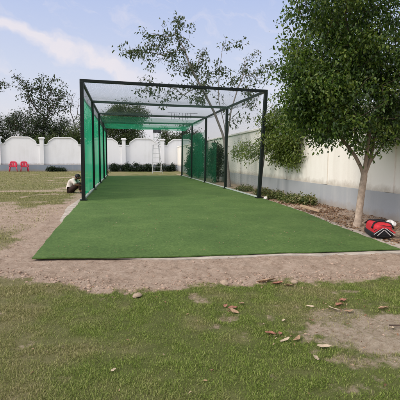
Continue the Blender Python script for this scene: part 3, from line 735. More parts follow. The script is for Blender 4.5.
# big glossy tree in front of the side wall
at = cat_([ell(310, (4.5, 6.6, 3.75), (1.8, 1.5, 1.75), 0.3, 0.43, 1.6), ell(215, (3.62, 6.45, 2.75), (1.05, 1.0, 1.0), 0.2, 0.42, 1.8, 1), ell(150, (5.0, 6.5, 2.55), (1.0, 1.2, 0.95), 0.25, 0.38, 1.8, 2), ell(95, (3.5, 6.35, 3.8), (0.8, 0.8, 1.3), 0.2, 0.43, 1.8, 3), ell(110, (3.12, 6.4, 2.45), (0.5, 0.7, 0.6), 0.1, 0.38, 2, 8), ell(100, (4.0, 6.4, 1.83), (1.35, 0.9, 0.42), 0.0, 0.38, 2, 4)])
at = at[(at[:, 2] > 1.38)]
make_tree('broadleaf_tree', 'large leafy glossy green tree with pale bare trunk beside red bag', (4.19, 6.54, 0),
          [(4.17, 6.54, -0.03), (4.185, 6.54, 0.10), (4.205, 6.54, 0.35), (4.24, 6.55, 0.65), (4.27, 6.55, 0.90)], at, M['bark'], M['ficus'], 0.056, 74, 0.105, 0.058, 0.0035, 0.30, 0.75, 0.06, 0.30, 0.25, expo=2.15, curl=0.3, aspect=0.52, sidek=8,
          limbs=([(4.21, 6.56, 1.06), (4.10, 6.58, 1.26), (3.92, 6.6, 1.48), (3.68, 6.62, 1.75)], [(4.25, 6.5, 1.12), (4.22, 6.4, 1.45), (4.18, 6.3, 1.9)], [(4.36, 6.56, 1.12), (4.45, 6.6, 1.42), (4.52, 6.65, 1.8)], [(4.38, 6.62, 1.08), (4.58, 6.7, 1.30), (4.84, 6.75, 1.58)]))
# drooping lighter tree behind the front right post
at = cat_([ell(260, (4.95, 11.6, 2.2), (0.85, 0.95, 0.72), 0.2, 0.36, 2, 5), ell(80, (4.9, 11.4, 1.5), (0.5, 0.75, 0.42), 0.0, 0.38, 2, 6), ell(36, (4.45, 13.8, 1.6), (0.35, 1.8, 0.5), 0.0, 0.40, 2, 7)])
at[:, 0] = np.where(at[:, 2] < 2.5, np.minimum(at[:, 0], 5.0 + 0.4 * (rng.random(len(at)) - 0.6)), at[:, 0])
make_tree('drooping_tree', 'small bright green drooping tree behind front right cage post', (4.40, 12.5, 0),
          [(4.39, 12.5, -0.03), (4.41, 12.5, 0.4), (4.44, 12.45, 0.9), (4.48, 12.4, 1.35), (4.55, 12.3, 1.65)], at, M['bark2'], M['droop'], 0.072, 46, 0.13, 0.032, 0.004, 0.2, 0.9, 0.06, 0.3, 0.25, expo=2.2)
# tall sparse tree between the cage and the side wall
def clump(c, r, n): return np.array(c) + rng.normal(size=(n, 3)) * np.array([r, r, r * 0.7])
spots = [((0.5, 16.6, 5.55), .22, 8), ((0.9, 16.8, 5.75), .25, 8), ((1.2, 17.2, 6.25), .22, 7), ((1.6, 17, 5.85), .3, 9), ((2.0, 17.3, 6.35), .22, 7), ((2.3, 16.7, 6.75), .2, 7), ((2.6, 17.2, 6.2), .25, 7), ((2.7, 17.5, 5.5), .3, 9), ((1.9, 16.4, 5.3), .28, 8), ((1.1, 17.3, 4.7), .2, 5), ((3.2, 17, 5.0), .35, 10), ((3.9, 17.2, 5.2), .3, 9), ((3.4, 16.6, 4.4), .35, 9), ((2.6, 17.0, 4.5), .35, 8), ((4.6, 17.4, 4.9), .35, 9), ((5.1, 17.2, 4.4), .35, 8), ((5.5, 17.3, 5.2), .3, 8), ((5.9, 17, 4.7), .35, 8), ((6.2, 17.2, 5.3), .25, 5), ((4.9, 17.1, 6.2), .12, 3), ((4.2, 17.0, 6.3), .1, 2), ((6.0, 17.3, 5.9), .12, 3), ((3.4, 17.5, 5.9), .2, 4), ((1.5, 16.9, 4.15), .3, 7), ((2.1, 17.2, 3.95), .3, 7), ((0.9, 17.0, 4.0), .25, 5), ((5.3, 16.6, 3.7), .35, 8), ((4.7, 16.3, 3.2), .3, 6), ((2.9, 16.5, 3.7), .3, 6)]
at = cat_([clump(*s) for s in spots])
make_tree('sparse_tree', 'tall thin sparse tree with pale forked trunk outside cage side', (4.5, 16.8, 0),
          [(4.5, 16.8, -0.03), (4.47, 16.8, 0.4), (4.42, 16.8, 0.85), (4.36, 16.8, 1.3), (4.33, 16.82, 1.7)], at, M['bark2'], M['sparse'], 0.125, 24, 0.13, 0.066, 0.006, 0.1, 0.7, 0.10, 0.35, 0.35, expo=1.9, aspect=0.42, bare=0.24,
          limbs=([(4.2, 16.9, 2.3), (3.85, 17, 3.2), (3.35, 17, 4.1), (2.85, 17.1, 5.0), (2.55, 17.1, 5.8)], [(4.45, 16.9, 2.4), (4.6, 17, 3.3), (4.9, 17.1, 4.2), (5.2, 17.2, 4.9)], [(4.32, 17, 2.6), (4.05, 17.1, 3.8), (4.1, 17.2, 5.0), (4.25, 17.2, 6.0)]))
# columnar shrubs between cage and wall
for lab, b0, h, r in (('dark narrow conical shrub outside cage behind sparse tree', (4.62, 20.0, 0), 2.15, 0.34), ('tall dark bushy shrub outside far end of cage right side', (4.62, 24.6, 0), 2.9, 0.42), ('low rounded dark shrub outside far right cage post', (4.62, 27.3, 0), 2.0, 0.4)):
    at = ell(170, (b0[0], b0[1], h * 0.52), (r, r * 1.6, h * 0.5), 0.1, 0.34, 2, int(h * 10))
    make_tree('columnar_shrub', lab, b0, [(b0[0], b0[1], 0), (b0[0], b0[1], h * 0.2), (b0[0], b0[1], h * 0.45)], at, M['barkdark'], M['fardark'], 0.10, 30, 0.10, 0.03, 0.004, 0.3, 0.1, seg=0.3, group='shrubs between cage and side wall', cat='shrub', trunkname='stem', crownname='foliage')
# trees beyond the rear wall
def far_tree(name, lab, x, y, h, rx, rz, n, leafm, leaf, per, lobes=4, rc=0.3, zc=None, seed=0, gap=0.4):
    zc = zc or h - rz; at = [ell(int(n * 0.5), (x, y, zc), (rx, rx * 0.8, rz), 0.3, gap, 0.8, seed)]
    for k in range(lobes):
        a = 2 * PI * k / lobes + seed; at.append(ell(int(n * 0.5 / lobes), (x + math.cos(a) * rx * 0.62, y + math.sin(a) * rx * 0.5, zc + (rng.random() - 0.4) * rz * 0.9), (rx * 0.55, rx * 0.5, rz * 0.5), 0.2, gap, 0.9, seed + k))
    at = cat_(at); at = at[at[:, 2] > 0.8]
    make_tree(name, lab, (x, y, 0), [(x, y, -0.05), (x + 0.05, y, zc * 0.25), (x, y, zc * 0.5), (x + 0.05, y, zc * 0.7)], at, M['barkdark'], leafm, leaf, per, rc, 0.14, 0.008, 0.4, 0.3, seg=0.5, group='trees beyond the rear wall', sidek=5)
far_tree('dense_tree', 'dark bushy tree beyond rear wall at left edge of photo', -13.2, 45, 5.7, 2.6, 2.6, 260, M['fardark'], 0.15, 46, seed=1)
far_tree('dense_tree', 'dark round tree beyond rear wall above the red chairs', -9.6, 45, 6.3, 2.3, 2.8, 260, M['fardark'], 0.15, 46, seed=2)
far_tree('dense_tree', 'dark bushy tree beyond rear wall left of cage, darkest of its row', -6.6, 46, 5.9, 2.1, 2.6, 240, M['fardark'], 0.15, 46, seed=3)
far_tree('dense_tree', 'lighter olive tree beyond rear wall just left of front cage post', -4.3, 44, 5.9, 1.9, 2.7, 230, M['farmid'], 0.15, 44, seed=4)
far_tree('dense_tree', 'low olive bush beyond rear wall between dark trees', -7.4, 42.5, 3.9, 1.5, 1.2, 90, M['farmid'], 0.15, 36, seed=5)
far_tree('dense_tree', 'big domed green tree beyond rear wall seen through cage roof', 0.2, 46, 7.5, 2.5, 3.1, 560, M['farmid'], 0.15, 46, seed=6, gap=0.34)
far_tree('dense_tree', 'small bush beyond rear wall left of the step ladder', 2.3, 45, 3.5, 0.7, 0.9, 60, M['farmid'], 0.14, 36, seed=7)
far_tree('dense_tree', 'low tree beyond rear wall right of the step ladder', 5.3, 45, 4.7, 1.2, 1.7, 150, M['farmid'], 0.16, 34, seed=8)
far_tree('dense_tree', 'dark tree beyond corner where rear and side walls meet', 7.4, 45, 5.2, 1.7, 2.0, 110, M['fardark'], 0.16, 36, seed=9)
# tall airy tree beyond the wall on the left
sp2 = [((-10.9, 46, 9.6), .22, 5), ((-10.2, 46, 9.3), .3, 6), ((-9.9, 46, 8.5), .5, 14), ((-10.1, 46, 7.8), .45, 10), ((-8.6, 46, 9.0), .5, 14), ((-8.0, 46, 8.0), .6, 16), ((-9.0, 46, 7.2), .6, 16), ((-7.2, 46, 8.9), .5, 12), ((-6.6, 46, 8.0), .6, 14), ((-7.4, 46, 7.0), .7, 16), ((-6.4, 46, 7.0), .5, 12), ((-8.6, 46, 6.2), .7, 16), ((-8.6, 46, 9.6), .2, 4), ((-7.0, 46, 9.4), .2, 4), ((-8.0, 46, 5.4), .7, 14)]
at = cat_([clump(*s) for s in sp2])
make_tree('airy_tree', 'tall airy dark tree rising above the bushes beyond rear wall', (-8.3, 46, 0), [(-8.3, 46, -0.05), (-8.3, 46, 1.5), (-8.35, 46, 3.0), (-8.4, 46, 4.4)], at, M['barkdark'], M['fardark'], 0.20, 15, 0.26, 0.12, 0.012, 0.3, 0.3, 0.1, 0.4, 0.5, sidek=5, aspect=0.55)
at = cat_([clump(s, 0.45, 10) for s in ((-5.6, 47, 7.2), (-5.0, 47, 7.8), (-4.4, 47, 7.0), (-5.2, 47, 6.4), (-4.0, 47, 7.6), (-5.9, 47, 8.0))])
make_tree('bare_tree', 'thin nearly bare grey tree between airy tree and cage', (-5.0, 47, 0), [(-5, 47, -0.05), (-5, 47, 2), (-5.05, 47, 4)], at, M['bark2'], M['sparse'], 0.09, 4, 0.2, 0.06, 0.008, 0.2, 0.3, 0.12, 0.4, 0.45, sidek=4, bare=0.3)
at = cat_([clump(s, 0.35, 9) for s in ((-12.6, 46, 8.9), (-12.9, 46, 8.4), (-13.6, 46, 8.7), (-14.3, 46, 8.0), (-13.6, 46, 7.6), (-14.8, 46, 9.0), (-14.6, 46, 7.0))])
make_tree('airy_tree', 'airy tree whose branch tip reaches in at left edge of photo', (-14.6, 46, 0), [(-14.6, 46, -0.05), (-14.6, 46, 3), (-14.5, 46, 5.5)], at, M['barkdark'], M['fardark'], 0.20, 12, 0.22, 0.10, 0.01, 0.3, 0.3, 0.1, 0.4, 0.5, sidek=5, aspect=0.55)

# hedge and plants
def bush(name, lab, base, ells, leafm, leaf, per, rc, n, group=None, cat='shrub', up=0.4, seed=0, droop=.2):
    at = cat_([ell(n, c, r, 0.1, 0.34, 2.2, seed + i) for i, (c, r) in enumerate(ells)]); at[:, 2] = np.maximum(at[:, 2], 0.04)
    b0 = base
    make_tree(name, lab, b0, [(b0[0], b0[1], -0.02), (b0[0], b0[1], 0.04), (b0[0], b0[1], 0.09)], at, M['barkdark'], leafm, leaf, per, rc, 0.014, 0.003, up, droop, seg=0.15, group=group, cat=cat, trunkname='stem', crownname='foliage', sidek=4)
for k in range(6):
    x = -0.75 + 1.02 * k
    lab = ['dark clipped hedge plant at foot of rear wall, leftmost in cage opening', 'dark hedge plant below the first rear wall pillar inside cage opening', 'dark hedge plant below the arched panel, left of its middle', 'dark hedge plant below the arched panel, just left of step ladder', 'dark hedge plant directly behind the step ladder', 'dark hedge plant in corner right of step ladder'][k]
    bush('hedge_plant', lab, (x, 37.85, 0), [((x, 37.85, 0.36), (0.55, 0.36, 0.40 + 0.06 * rng.random()))], M['hedge'], 0.11, 26, 0.09, 90, 'hedge plants along the rear wall', 'hedge', seed=k)
bush('leafy_plant', 'dark low plant at foot of rear wall right of red chairs', (-6.0, 37.6, 0), [((-6.3, 37.6, 0.24), (0.45, 0.3, 0.26)), ((-5.5, 37.6, 0.18), (0.5, 0.3, 0.2))], M['hedge'], 0.12, 20, 0.09, 50, seed=11)
bush('leafy_plant', 'small green weed beside rear left of front cage post', (-1.5, 33, 0), [((-1.5, 33, 0.2), (0.3, 0.3, 0.3))], M['creeper'], 0.1, 16, 0.08, 40, seed=12)
spots = [((4.55, 11.6), .45, .20, 'sprawling green plant at foot of front right cage post'), ((4.6, 10.85), .40, .17, 'low pale green plant by grey plinth, second from cage post'), ((4.62, 10.2), .38, .19, 'low leafy plant by grey plinth, middle of the row'), ((4.72, 9.6), .34, .21, 'dense dark green low plant nearest the bare leaf litter'), ((4.6, 13.0), .5, .16, 'low plant inside shade of drooping tree by grey plinth'), ((4.62, 14.6), .5, .14, 'sparse low plant outside cage between front and second post')]
for k, ((x, y), r, h, lab) in enumerate(spots):
    bush('ground_plant', lab, (x, y, 0), [((x, y, h * 0.55), (r, r * 1.1, h * 0.75))], M['creeper'], 0.07, 20, 0.05, 70, 'low plants along the side wall', 'plant', 0.6, 20 + k)

# ------------------------------------------------------------------ red plastic chairs
def make_chair(lab):
    root = empty('plastic_chair'); tag(root, lab, 'chair', 'red plastic chairs by the rear wall')
    n = 12; u, v = np.meshgrid(np.linspace(-1, 1, n), np.linspace(0, 1, n)); u, v = u.ravel(), v.ravel()
    def sheet(name, P, th, holes=None):
        ii = np.arange(n * n).reshape(n, n); F = np.stack([ii[:-1, :-1], ii[:-1, 1:], ii[1:, 1:], ii[1:, :-1]], -1).reshape(-1, 4)
        if holes is not None: F = F[~holes]
        o = npmesh(name, P, F, M['red'], root, True); md = o.modifiers.new('thickness', 'SOLIDIFY'); md.thickness = th; md.offset = 0; return o
    wf = 0.26 - 0.03 * v
    sheet('seat', np.stack([u * wf, -0.24 + 0.46 * v, 0.44 - 0.025 * (1 - u ** 2) * np.sin(PI * v) - 0.03 * v - 0.03 * (v < 0.05)], 1), 0.022)
    fu, fv = np.meshgrid(np.arange(n - 1), np.arange(n - 1)); fu, fv = fu.ravel(), fv.ravel()
    holes = np.isin(fu, (3, 7)) & (fv > 2) & (fv < 7)
    wb = 0.225 + 0.035 * np.sin(PI * v * 0.8)
    sheet('backrest', np.stack([u * wb, 0.20 + 0.13 * v + 0.04 * (1 - u ** 2), 0.42 + 0.48 * v - 0.05 * v * u ** 4], 1), 0.022, holes)
    for sx in (-1, 1):
        MB().tube([(sx * 0.25, -0.24, 0.43), (sx * 0.265, -0.26, 0.22), (sx * 0.285, -0.28, 0)], [0.034, 0.03, 0.024], 8).build('leg', M['red'], root, True)
        MB().tube([(sx * 0.22, 0.20, 0.42), (sx * 0.245, 0.26, 0.2), (sx * 0.27, 0.32, 0)], [0.034, 0.03, 0.024], 8).build('leg', M['red'], root, True)
        MB().tube([(sx * 0.26, -0.24, 0.43), (sx * 0.285, -0.26, 0.56), (sx * 0.29, -0.22, 0.645), (sx * 0.285, -0.05, 0.665), (sx * 0.265, 0.14, 0.66), (sx * 0.235, 0.27, 0.68)], [0.028, 0.028, 0.03, 0.032, 0.03, 0.024], 8).build('armrest', M['red'], root, True)
    return root
c1 = make_chair('red plastic armchair by rear wall, nearer the left edge of photo')
c1.location = (-9.45, 37.5, 0); c1.rotation_euler.z = R(12); c1.scale = (1.10, 1.0, 1.0)
c2 = c1.copy(); col.objects.link(c2)
for ch in list(c1.children):
    d = ch.copy(); col.objects.link(d); d.parent = c2
c2.location = (-8.52, 37.45, 0); c2.rotation_euler.z = R(18); c2['label'] = 'red plastic armchair by rear wall, the one farther from left edge'

# ------------------------------------------------------------------ step ladder
lad = empty('step_ladder', (2.72, 33.0, 0)); tag(lad, 'pale metal step ladder standing before hedge at far end', 'ladder')
MB().bar((-0.36, 0, 0), (-0.33, 0.25, 2.3), 0.05, 0.06).build('rail', M['alu'], lad)
MB().bar((0.42, 0, 0.0), (0.17, 0.25, 2.42), 0.05, 0.06).build('rail', M['alu'], lad)
for k in range(6):
    t = (k + 0.35) / 6.2; z = 2.3 * t
    MB().box((0.03 - 0.11 * t, 0.25 * t - 0.01, z + 0.03), (0.80 - 0.27 * t, 0.10, 0.035)).build('rung', M['alu'], lad)
MB().bar((-0.33, 1.15, 0), (-0.28, 0.32, 2.3), 0.04, 0.05).build('rear_rail', M['alu'], lad)
MB().bar((0.40, 1.15, 0), (0.15, 0.32, 2.3), 0.04, 0.05).build('rear_rail', M['alu'], lad)
MB().box((-0.07, 0.30, 2.33), (0.46, 0.2, 0.04)).build('top_step', M['alu'], lad)
# floodlight on a pale frame beyond the wall
fl = empty('floodlight', (3.55, 43, 0)); tag(fl, 'dark twin floodlight on pale steel frame beyond rear wall', 'floodlight')
for sx in (-1, 1): MB().bar((sx * 0.32, 0, 0), (sx * 0.32, 0, 4.05), 0.09, 0.09).build('mast', M['rope'], fl)
MB().box((0, 0, 3.45), (0.55, 0.05, 0.06)).build('brace', M['rope'], fl)
for sx in (-1, 1):
    o = MB().box((sx * 0.21, -0.07, 4.12), (0.40, 0.16, 0.36)).build('lamp_head', M['bagblack'], fl, False, 0.02)
    MB().box((sx * 0.21, -0.155, 4.12), (0.33, 0.01, 0.26)).build('glass', M['lamp'], o)
MB().box((0, 0, 4.34), (0.95, 0.28, 0.05)).build('hood', M['rope'], fl)

# ------------------------------------------------------------------ red kit bag
bag = empty('kit_bag', (3.96, 5.62, 0.02), R(-20)); tag(bag, 'red and black sports kit bag with white stripes lying by side wall', 'bag')
def pillow_box(c, d, p=4.0, nu=28, nv=16, lean=0.0):
    """superellipsoid hull"""
    def sp_(a, e): return np.sign(a) * np.abs(a) ** e
    u, v = np.meshgrid(np.linspace(0, 2 * PI, nu, endpoint=False), np.linspace(-PI / 2, PI / 2, nv)); e = 2 / p
    x = d[0] / 2 * sp_(np.cos(v), e) * sp_(np.cos(u), e); y = d[1] / 2 * sp_(np.cos(v), e) * sp_(np.sin(u), e); z = d[2] / 2 * sp_(np.sin(v), e)
    x = x * (1 - lean * (z / d[2] + 0.5)); 
    V = np.stack([x.ravel() + c[0], y.ravel() + c[1], z.ravel() + c[2]], 1)
    F = []
    for i in range(nv - 1):
        for j in range(nu): F.append((i * nu + j, i * nu + (j + 1) % nu, (i + 1) * nu + (j + 1) % nu, (i + 1) * nu + j))
    return V, np.array(F)
def wrinkle(V, a=0.012, s=9):
    k = (fbm(V[:, 0] * s + V[:, 2] * 5, V[:, 1] * s + V[:, 2] * 4, 77, 3) - 0.5) * 2 * a
    c = V.mean(0); d = V - c; d /= np.linalg.norm(d, axis=1)[:, None] + 1e-6; return V + d * k[:, None]
bag.scale = (0.80, 0.80, 0.78)
V, F = pillow_box((0, 0, 0.150), (0.40, 0.72, 0.26), 4.5, 48, 24, 0.12); npmesh('body', wrinkle(V), F, M['bagred'], bag, True)
V, F = pillow_box((0, 0.0, 0.055), (0.425, 0.745, 0.12), 5, 48, 16); npmesh('base', wrinkle(V, 0.006), F, M['bagblack'], bag, True)
yf = -0.366
def strip(a, b_, w, name, mat, y=yf):
    a = Vector((a[0], y, a[1])); b_ = Vector((b_[0], y - 0.012, b_[1]))
    t = (b_ - a).normalized(); s = Vector((0, -1, 0)).cross(t) * w / 2
    mb = MB(); k = 0
    pts = [a - s, a + s, b_ + s, b_ - s]; m_ = len(mb.v)
    mb.v += [tuple(p) for p in pts] + [tuple(p + Vector((0, -0.008, 0))) for p in pts]
    mb.f += [(0, 1, 2, 3), (7, 6, 5, 4), (0, 4, 5, 1), (1, 5, 6, 2), (2, 6, 7, 3), (3, 7, 4, 0)]
    return mb.build(name, mat, bag)
V, F = pillow_box((0, -0.30, 0.11), (0.39, 0.16, 0.16), 4, 36, 16, 0.25); npmesh('end_pocket', wrinkle(V, 0.005), F, M['bagblack'], bag, True)
yf = -0.384
for sx in (-1, 1):
    strip((sx * 0.015, 0.205), (sx * 0.185, 0.075), 0.013, 'stripe', M['bagwhite'], yf - 0.002)
    strip((sx * 0.045, 0.222), (sx * 0.195, 0.115), 0.026, 'stripe', M['bagred'], yf - 0.001)
    strip((sx * 0.005, 0.165), (sx * 0.12, 0.055), 0.012, 'stripe', M['bagwhite'], yf - 0.003)
for sx in (-1, 1):
    MB().tube([(sx * 0.20, -0.28, 0.18), (sx * 0.15, -0.24, 0.272), (sx * 0.06, -0.12, 0.290), (-sx * 0.05, 0.02, 0.288), (-sx * 0.14, 0.16, 0.28), (-sx * 0.20, 0.24, 0.2)], 0.018, 8).build('strap', M['bagblack'], bag, True)
MB().tube([(-0.08, 0.10, 0.28), (-0.07, 0.08, 0.30), (0.0, 0.06, 0.308), (0.08, 0.05, 0.30), (0.09, 0.05, 0.28)], 0.014, 8).build('handle', M['bagblack'], bag, True)
MB().tube([(-0.13, -0.33, 0.225), (0, -0.35, 0.245), (0.13, -0.33, 0.225)], 0.008, 6).build('zip', M['bagblack'], bag, True)

# ------------------------------------------------------------------ loose stones, sack, wood, leaves
def rock(name, lab, c, s, mat, cat, seed, sub=3, flat=0.55, group=None):
    bm = bmesh.new(); bmesh.ops.create_icosphere(bm, subdivisions=sub, radius=1); me = bpy.data.meshes.new(name)
    for v in bm.verts:
        k = 0.55 + 0.9 * float(fbm(v.co.x * 2.0 + seed + v.co.z, v.co.y * 2.0 - v.co.z * 1.7, seed, 4))
        v.co = Vector((v.co.x * s[0], v.co.y * s[1], v.co.z * s[2])) * k
    bm.to_mesh(me); bm.free(); o = link(name, me, mat, None, True); o.location = (c[0], c[1], float(height(np.array([c[0]]), np.array([c[1]]))[0]) + c[2]); o.rotation_euler.z = seed
    return tag(o, lab, cat, group)
rock('stone', 'flat beige stone at edge of lawn and bare soil strip', (0.10, 3.42, 0.012), (0.048, 0.036, 0.018), M['stone'], 'stone', 1)
rock('stone', 'brown lump of earth lying on soil strip in front of mat', (0.95, 3.66, 0.012), (0.05, 0.04, 0.03), M['stone'], 'stone', 2)
rock('stone', 'small pale stone at soil edge right of centre', (1.62, 3.55, 0.01), (0.035, 0.03, 0.022), M['stone'], 'stone', 3)
rock('stone', 'little white stone beside foot of front right cage post', (4.18, 11.35, 0.05), (0.07, 0.07, 0.06), M['sack'], 'stone', 4)
rock('sack', 'crumpled white plastic sack behind red bag at wall foot', (4.66, 6.30, 0.05), (0.10, 0.08, 0.075), M['sack'], 'sack', 5, 4)
rock('stone', 'pale stone between red bag and mat edge', (4.22, 5.55, 0.02), (0.07, 0.05, 0.04), M['stone'], 'stone', 6)
rock('stone', 'dark stone on dry ground behind seated person', (-2.35, 21.5, 0.04), (0.16, 0.1, 0.07), M['barkdark'], 'stone', 7)
rock('stone', 'dark stone near cage beyond seated person', (-1.75, 21.8, 0.04), (0.2, 0.1, 0.07), M['barkdark'], 'stone', 8)
o = MB().box((0, 0, 0), (0.10, 0.55, 0.05)).build('wood_offcut', M['wood'], None, False, 0.006); o.location = (4.22, 8.5, 0.085); o.rotation_euler = (R(8), R(4), R(28)); tag(o, 'short pale wood offcut lying on leaf litter beside mat', 'wood')
o = MB().tube([(0, 0, 0), (0.12, 0.03, 0.012), (0.26, 0.01, 0.008), (0.38, 0.05, 0.014)], [0.007, 0.006, 0.005, 0.003], 6).build('dry_stick', M['barkdark'], None, True); o.location = (1.86, 2.46, 0.02); o.rotation_euler.z = R(-38); tag(o, 'thin dark stick lying on bare patch at right edge', 'stick')
def leaf_mesh(seed, L, Wd, curl, fold):
    n, k = 9, 7; u = np.linspace(0, 1, n); V = []
    for i in range(n):
        w_ = Wd / 2 * math.sin(PI * min(1, u[i] * 0.97 + 0.015) ** 0.85) ** 0.8
        for j in range(k):
            s = (j / (k - 1)) * 2 - 1
            a = curl * (u[i] - 0.5)
            V.append((L * (u[i] - 0.5), s * w_ * math.cos(fold * abs(s)) + 0.0015 * math.sin(u[i] * 9 + seed), abs(s) ** 1.3 * w_ * math.sin(fold) + L * curl * (u[i] - 0.5) ** 2 + 0.002 * math.sin(u[i] * 11 + seed * 3 + s * 2)))
    V = np.array(V); ii = np.arange(n * k).reshape(n, k)
    return V, np.stack([ii[:-1, :-1], ii[:-1, 1:], ii[1:, 1:], ii[1:, :-1]], -1).reshape(-1, 4)
LV = [  # x, y, length, width, heading, colour, label
 (0.845, 2.985, .095, .045, 20, 'leaf_red', 'broad reddish brown dry leaf on lawn left of centre right, largest of its pair'),
 (0.835, 2.915, .085, .036, -25, 'leaf_tan', 'tan dry leaf lying just in front of broad reddish pair on lawn'),
 (0.80, 3.04, .06, .036, 60, 'leaf_red', 'small reddish leaf tucked behind the broad reddish leaf on lawn'),
 (0.945, 3.075, .055, .036, 35, 'leaf_tan', 'small round brown leaf alone behind reddish pair on lawn'),
 (0.975, 2.485, .085, .040, -12, 'leaf_red', 'red brown curled leaf alone near middle of lawn foreground'),
 (1.035, 2.475, .05, .03, 70, 'leaf_red', 'small red leaf touching the curled red brown leaf'),
 (1.035, 2.375, .080, .028, 8, 'leaf_pale', 'thin bleached leaf in front of curled red brown leaf'),
 (1.125, 2.385, .075, .03, 40, 'leaf_tan', 'narrow tan leaf crossing bare spot in front of red leaf'),
 (1.80, 2.985, .075, .055, 80, 'leaf_red', 'upright brownish red leaf at top of leaf pile on right'),
 (1.72, 2.90, .070, .05, 20, 'leaf_red', 'dark red leaf in front of upright leaf in right pile'),
 (1.64, 2.83, .105, .03, -45, 'leaf_pale', 'long bleached leaf leading from right leaf pile'),
 (1.725, 2.765, .085, .035, 5, 'leaf_tan', 'tan leaf at front of right leaf pile'),
 (1.47, 2.90, .075, .022, -50, 'leaf_pale', 'narrow pale leaf left of right leaf pile'),
 (2.03, 2.765, .095, .045, 5, 'leaf_tan', 'light brown leaf by itself near right edge of lawn'),
 (1.24, 2.245, .095, .03, -15, 'leaf_pale', 'long bleached leaf at left edge of bare patch'),
 (1.12, 2.12, .06, .036, 75, 'leaf_pale', 'whitish crumpled leaf on grass below bare patch'),
 (1.15, 2.68, .05, .03, 50, 'leaf_pale', 'small pale grey leaf in grass above red brown leaf'),
 (1.36, 3.62, .20, .075, -15, 'leaf_tan', 'big brown leaf on soil edge behind lawn'),
 (1.44, 3.52, .13, .06, 15, 'leaf_red', 'rusty leaf at soil edge in front of big brown leaf'),
 (1.53, 3.46, .11, .05, -5, 'leaf_tan', 'tan leaf at soil edge right of rusty leaf'),
 (-0.07, 2.21, .035, .02, 30, 'leaf_pale', 'tiny pale leaf on grass in lower left lawn'),
 (1.86, 2.43, .08, .03, 60, 'leaf_pale', 'pale leaf beside the dark stick on bare patch'),
]
for k, (x, y, L, Wd, hd, mt, lab) in enumerate(LV):
    V, F = leaf_mesh(k, L * 0.98, Wd * 1.12, 0.15 + 0.35 * rng.random(), 0.25 + 0.4 * rng.random())
    o = npmesh('fallen_leaf', V, F, M[mt], None, True); md = o.modifiers.new('thickness', 'SOLIDIFY'); md.thickness = 0.0012
    o.location = (x, y, float(height(np.array([x]), np.array([y]))[0]) + 0.013); o.rotation_euler = (R(rng.normal() * 9), R(rng.normal() * 9), R(hd)); tag(o, lab, 'leaf', 'fallen leaves on the lawn')

# ------------------------------------------------------------------ seated person
def skin(name, verts, edges, mat, parent, root=0, lev=2):
    me = bpy.data.meshes.new(name); me.from_pydata([v[:3] for v in verts], edges, []); o = bpy.data.objects.new(name, me); col.objects.link(o)
    md = o.modifiers.new('skin', 'SKIN'); md.use_smooth_shade = True
    for i, v in enumerate(verts):
        sv = me.skin_vertices[0].data[i]; r_ = v[3]; sv.radius = r_ if isinstance(r_, tuple) else (r_, r_); sv.use_root = (i == root)
    s = o.modifiers.new('sub', 'SUBSURF'); s.levels = lev; s.render_levels = lev
    bpy.context.view_layer.update(); dg = bpy.context.evaluated_depsgraph_get()
    nm = bpy.data.meshes.new_from_object(o.evaluated_get(dg)); o.modifiers.clear(); o.data = nm; nm.materials.clear(); nm.materials.append(mat); o.parent = parent
    nm.polygons.foreach_set('use_smooth', [True] * len(nm.polygons)); return o
per = empty('person', (-1.84, 14.45, 0.0), R(-12)); per.scale = (0.9, 0.9, 0.9); tag(per, 'person in white shirt and dark trousers sitting hunched on ground beside cage', 'person')
# local: faces +X, body centre line y=0
B = []; E_ = []
def bv(x, y, z, r, p=None):
    B.append((x, y, z, r)); i = len(B) - 1
    if p is not None: E_.append((p, i))
    return i
pel = bv(0, 0, 0.12, 0.125); sp1 = bv(0.0, 0, 0.26, 0.115, pel); sp2_ = bv(0.07, 0, 0.40, 0.125, sp1); che = bv(0.17, 0, 0.50, 0.115, sp2_)
nk = bv(0.26, 0, 0.555, 0.052, che); hd0 = bv(0.315, 0, 0.60, 0.075, nk); hd1 = bv(0.355, 0, 0.625, 0.092, hd0); hd2 = bv(0.40, 0, 0.60, 0.078, hd1); jaw = bv(0.425, 0, 0.55, 0.05, hd2)
arms = []
for sy in (-1, 1):
    hip = bv(0.06, sy * 0.09, 0.11, 0.085, pel); th = bv(0.24, sy * 0.13, 0.25, 0.075, hip); kn = bv(0.40, sy * 0.14, 0.37, 0.058, th)
    ca = bv(0.44, sy * 0.135, 0.23, 0.052, kn); an = bv(0.46, sy * 0.13, 0.075, 0.036, ca); ft = bv(0.58, sy * 0.135, 0.035, 0.034, an); bv(0.66, sy * 0.14, 0.028, 0.022, ft)
    sh = bv(0.19, sy * 0.17, 0.475, 0.062, che); el_ = bv(0.33, sy * 0.24, 0.33, 0.043, sh); wr = bv(0.50, sy * 0.12, 0.30, 0.027, el_)
    pm = bv(0.555, sy * 0.075, 0.30, (0.038, 0.020), wr); arms.append((sh, el_, wr, pm))
    for q, (dz, L) in enumerate(((0.030, 0.07), (0.010, 0.078), (-0.010, 0.073), (-0.030, 0.058))):
        f1 = bv(0.585, sy * 0.045, 0.30 + dz, 0.0095, pm); f2 = bv(0.60, sy * (0.045 - L * 0.45), 0.30 + dz * 1.05, 0.0088, f1); bv(0.592, sy * (0.045 - L * 0.85), 0.295 + dz, 0.0078, f2)
    t1 = bv(0.545, sy * 0.075, 0.345, 0.0105, pm); bv(0.565, sy * 0.05, 0.368, 0.009, t1)
body = skin('body', B, E_, M['skin'], per)
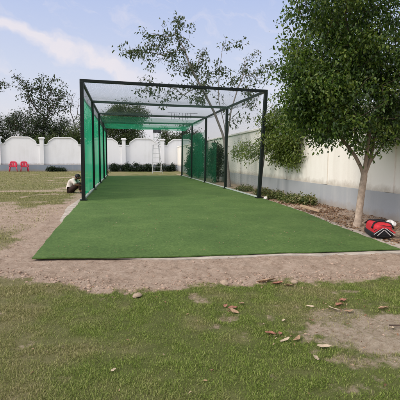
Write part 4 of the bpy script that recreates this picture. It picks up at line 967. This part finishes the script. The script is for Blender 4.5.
sv = [(0.0, 0, 0.10, 0.150), (-0.005, 0, 0.24, 0.142), (0.065, 0, 0.39, 0.150), (0.165, 0, 0.495, 0.138), (0.225, 0, 0.535, 0.078)]; se = [(0, 1), (1, 2), (2, 3), (3, 4)]
for sy in (-1, 1):
    k = len(sv); sv += [(0.19, sy * 0.175, 0.475, 0.085), (0.27, sy * 0.215, 0.395, 0.070), (0.315, sy * 0.235, 0.345, 0.066)]; se += [(3, k), (k, k + 1), (k + 1, k + 2)]
so_ = skin('shirt', sv, se, M['shirt'], per, 0, 3)
for v in so_.data.vertices:
    k_ = (float(fbm(v.co.x * 16 + v.co.z * 9, v.co.y * 10 - v.co.z * 12, 66, 3)) - 0.5) * 0.035; v.co += v.normal * k_
tv = [(-0.01, 0, 0.13, 0.140)]; te = []
for sy in (-1, 1):
    k = len(tv); tv += [(0.06, sy * 0.095, 0.115, 0.108), (0.24, sy * 0.13, 0.25, 0.095), (0.40, sy * 0.14, 0.372, 0.078), (0.44, sy * 0.135, 0.23, 0.072), (0.455, sy * 0.13, 0.11, 0.062)]; te += [(0, k), (k, k + 1), (k + 1, k + 2), (k + 2, k + 3), (k + 3, k + 4)]
skin('trousers', tv, te, M['trouser'], per)
def blob(name, c, r, mat, wr=0.0, rot=None):
    V, F = pillow_box((0, 0, 0), (r[0] * 2, r[1] * 2, r[2] * 2), 2.0, 24, 14)
    if wr: V = wrinkle(V, wr, 40)
    o = npmesh(name, V, F, mat, per, True); o.location = c
    if rot: o.rotation_euler = rot
    return o
blob('hair', (0.326, 0, 0.640), (0.106, 0.100, 0.098), M['hair'], 0.012, (0, R(30), 0))
for sy in (-1, 1):
    blob('ear', (0.365, sy * 0.092, 0.60), (0.018, 0.012, 0.03), M['skin']); blob('eye', (0.468, sy * 0.033, 0.598), (0.006, 0.010, 0.006), M['eye'])
    blob('shoe', (0.57, sy * 0.135, 0.038), (0.13, 0.048, 0.042), M['bagblack'])
blob('nose', (0.482, 0, 0.572), (0.018, 0.014, 0.024), M['skin']); blob('mouth', (0.468, 0, 0.540), (0.01, 0.024, 0.007), M['leaf_red'])
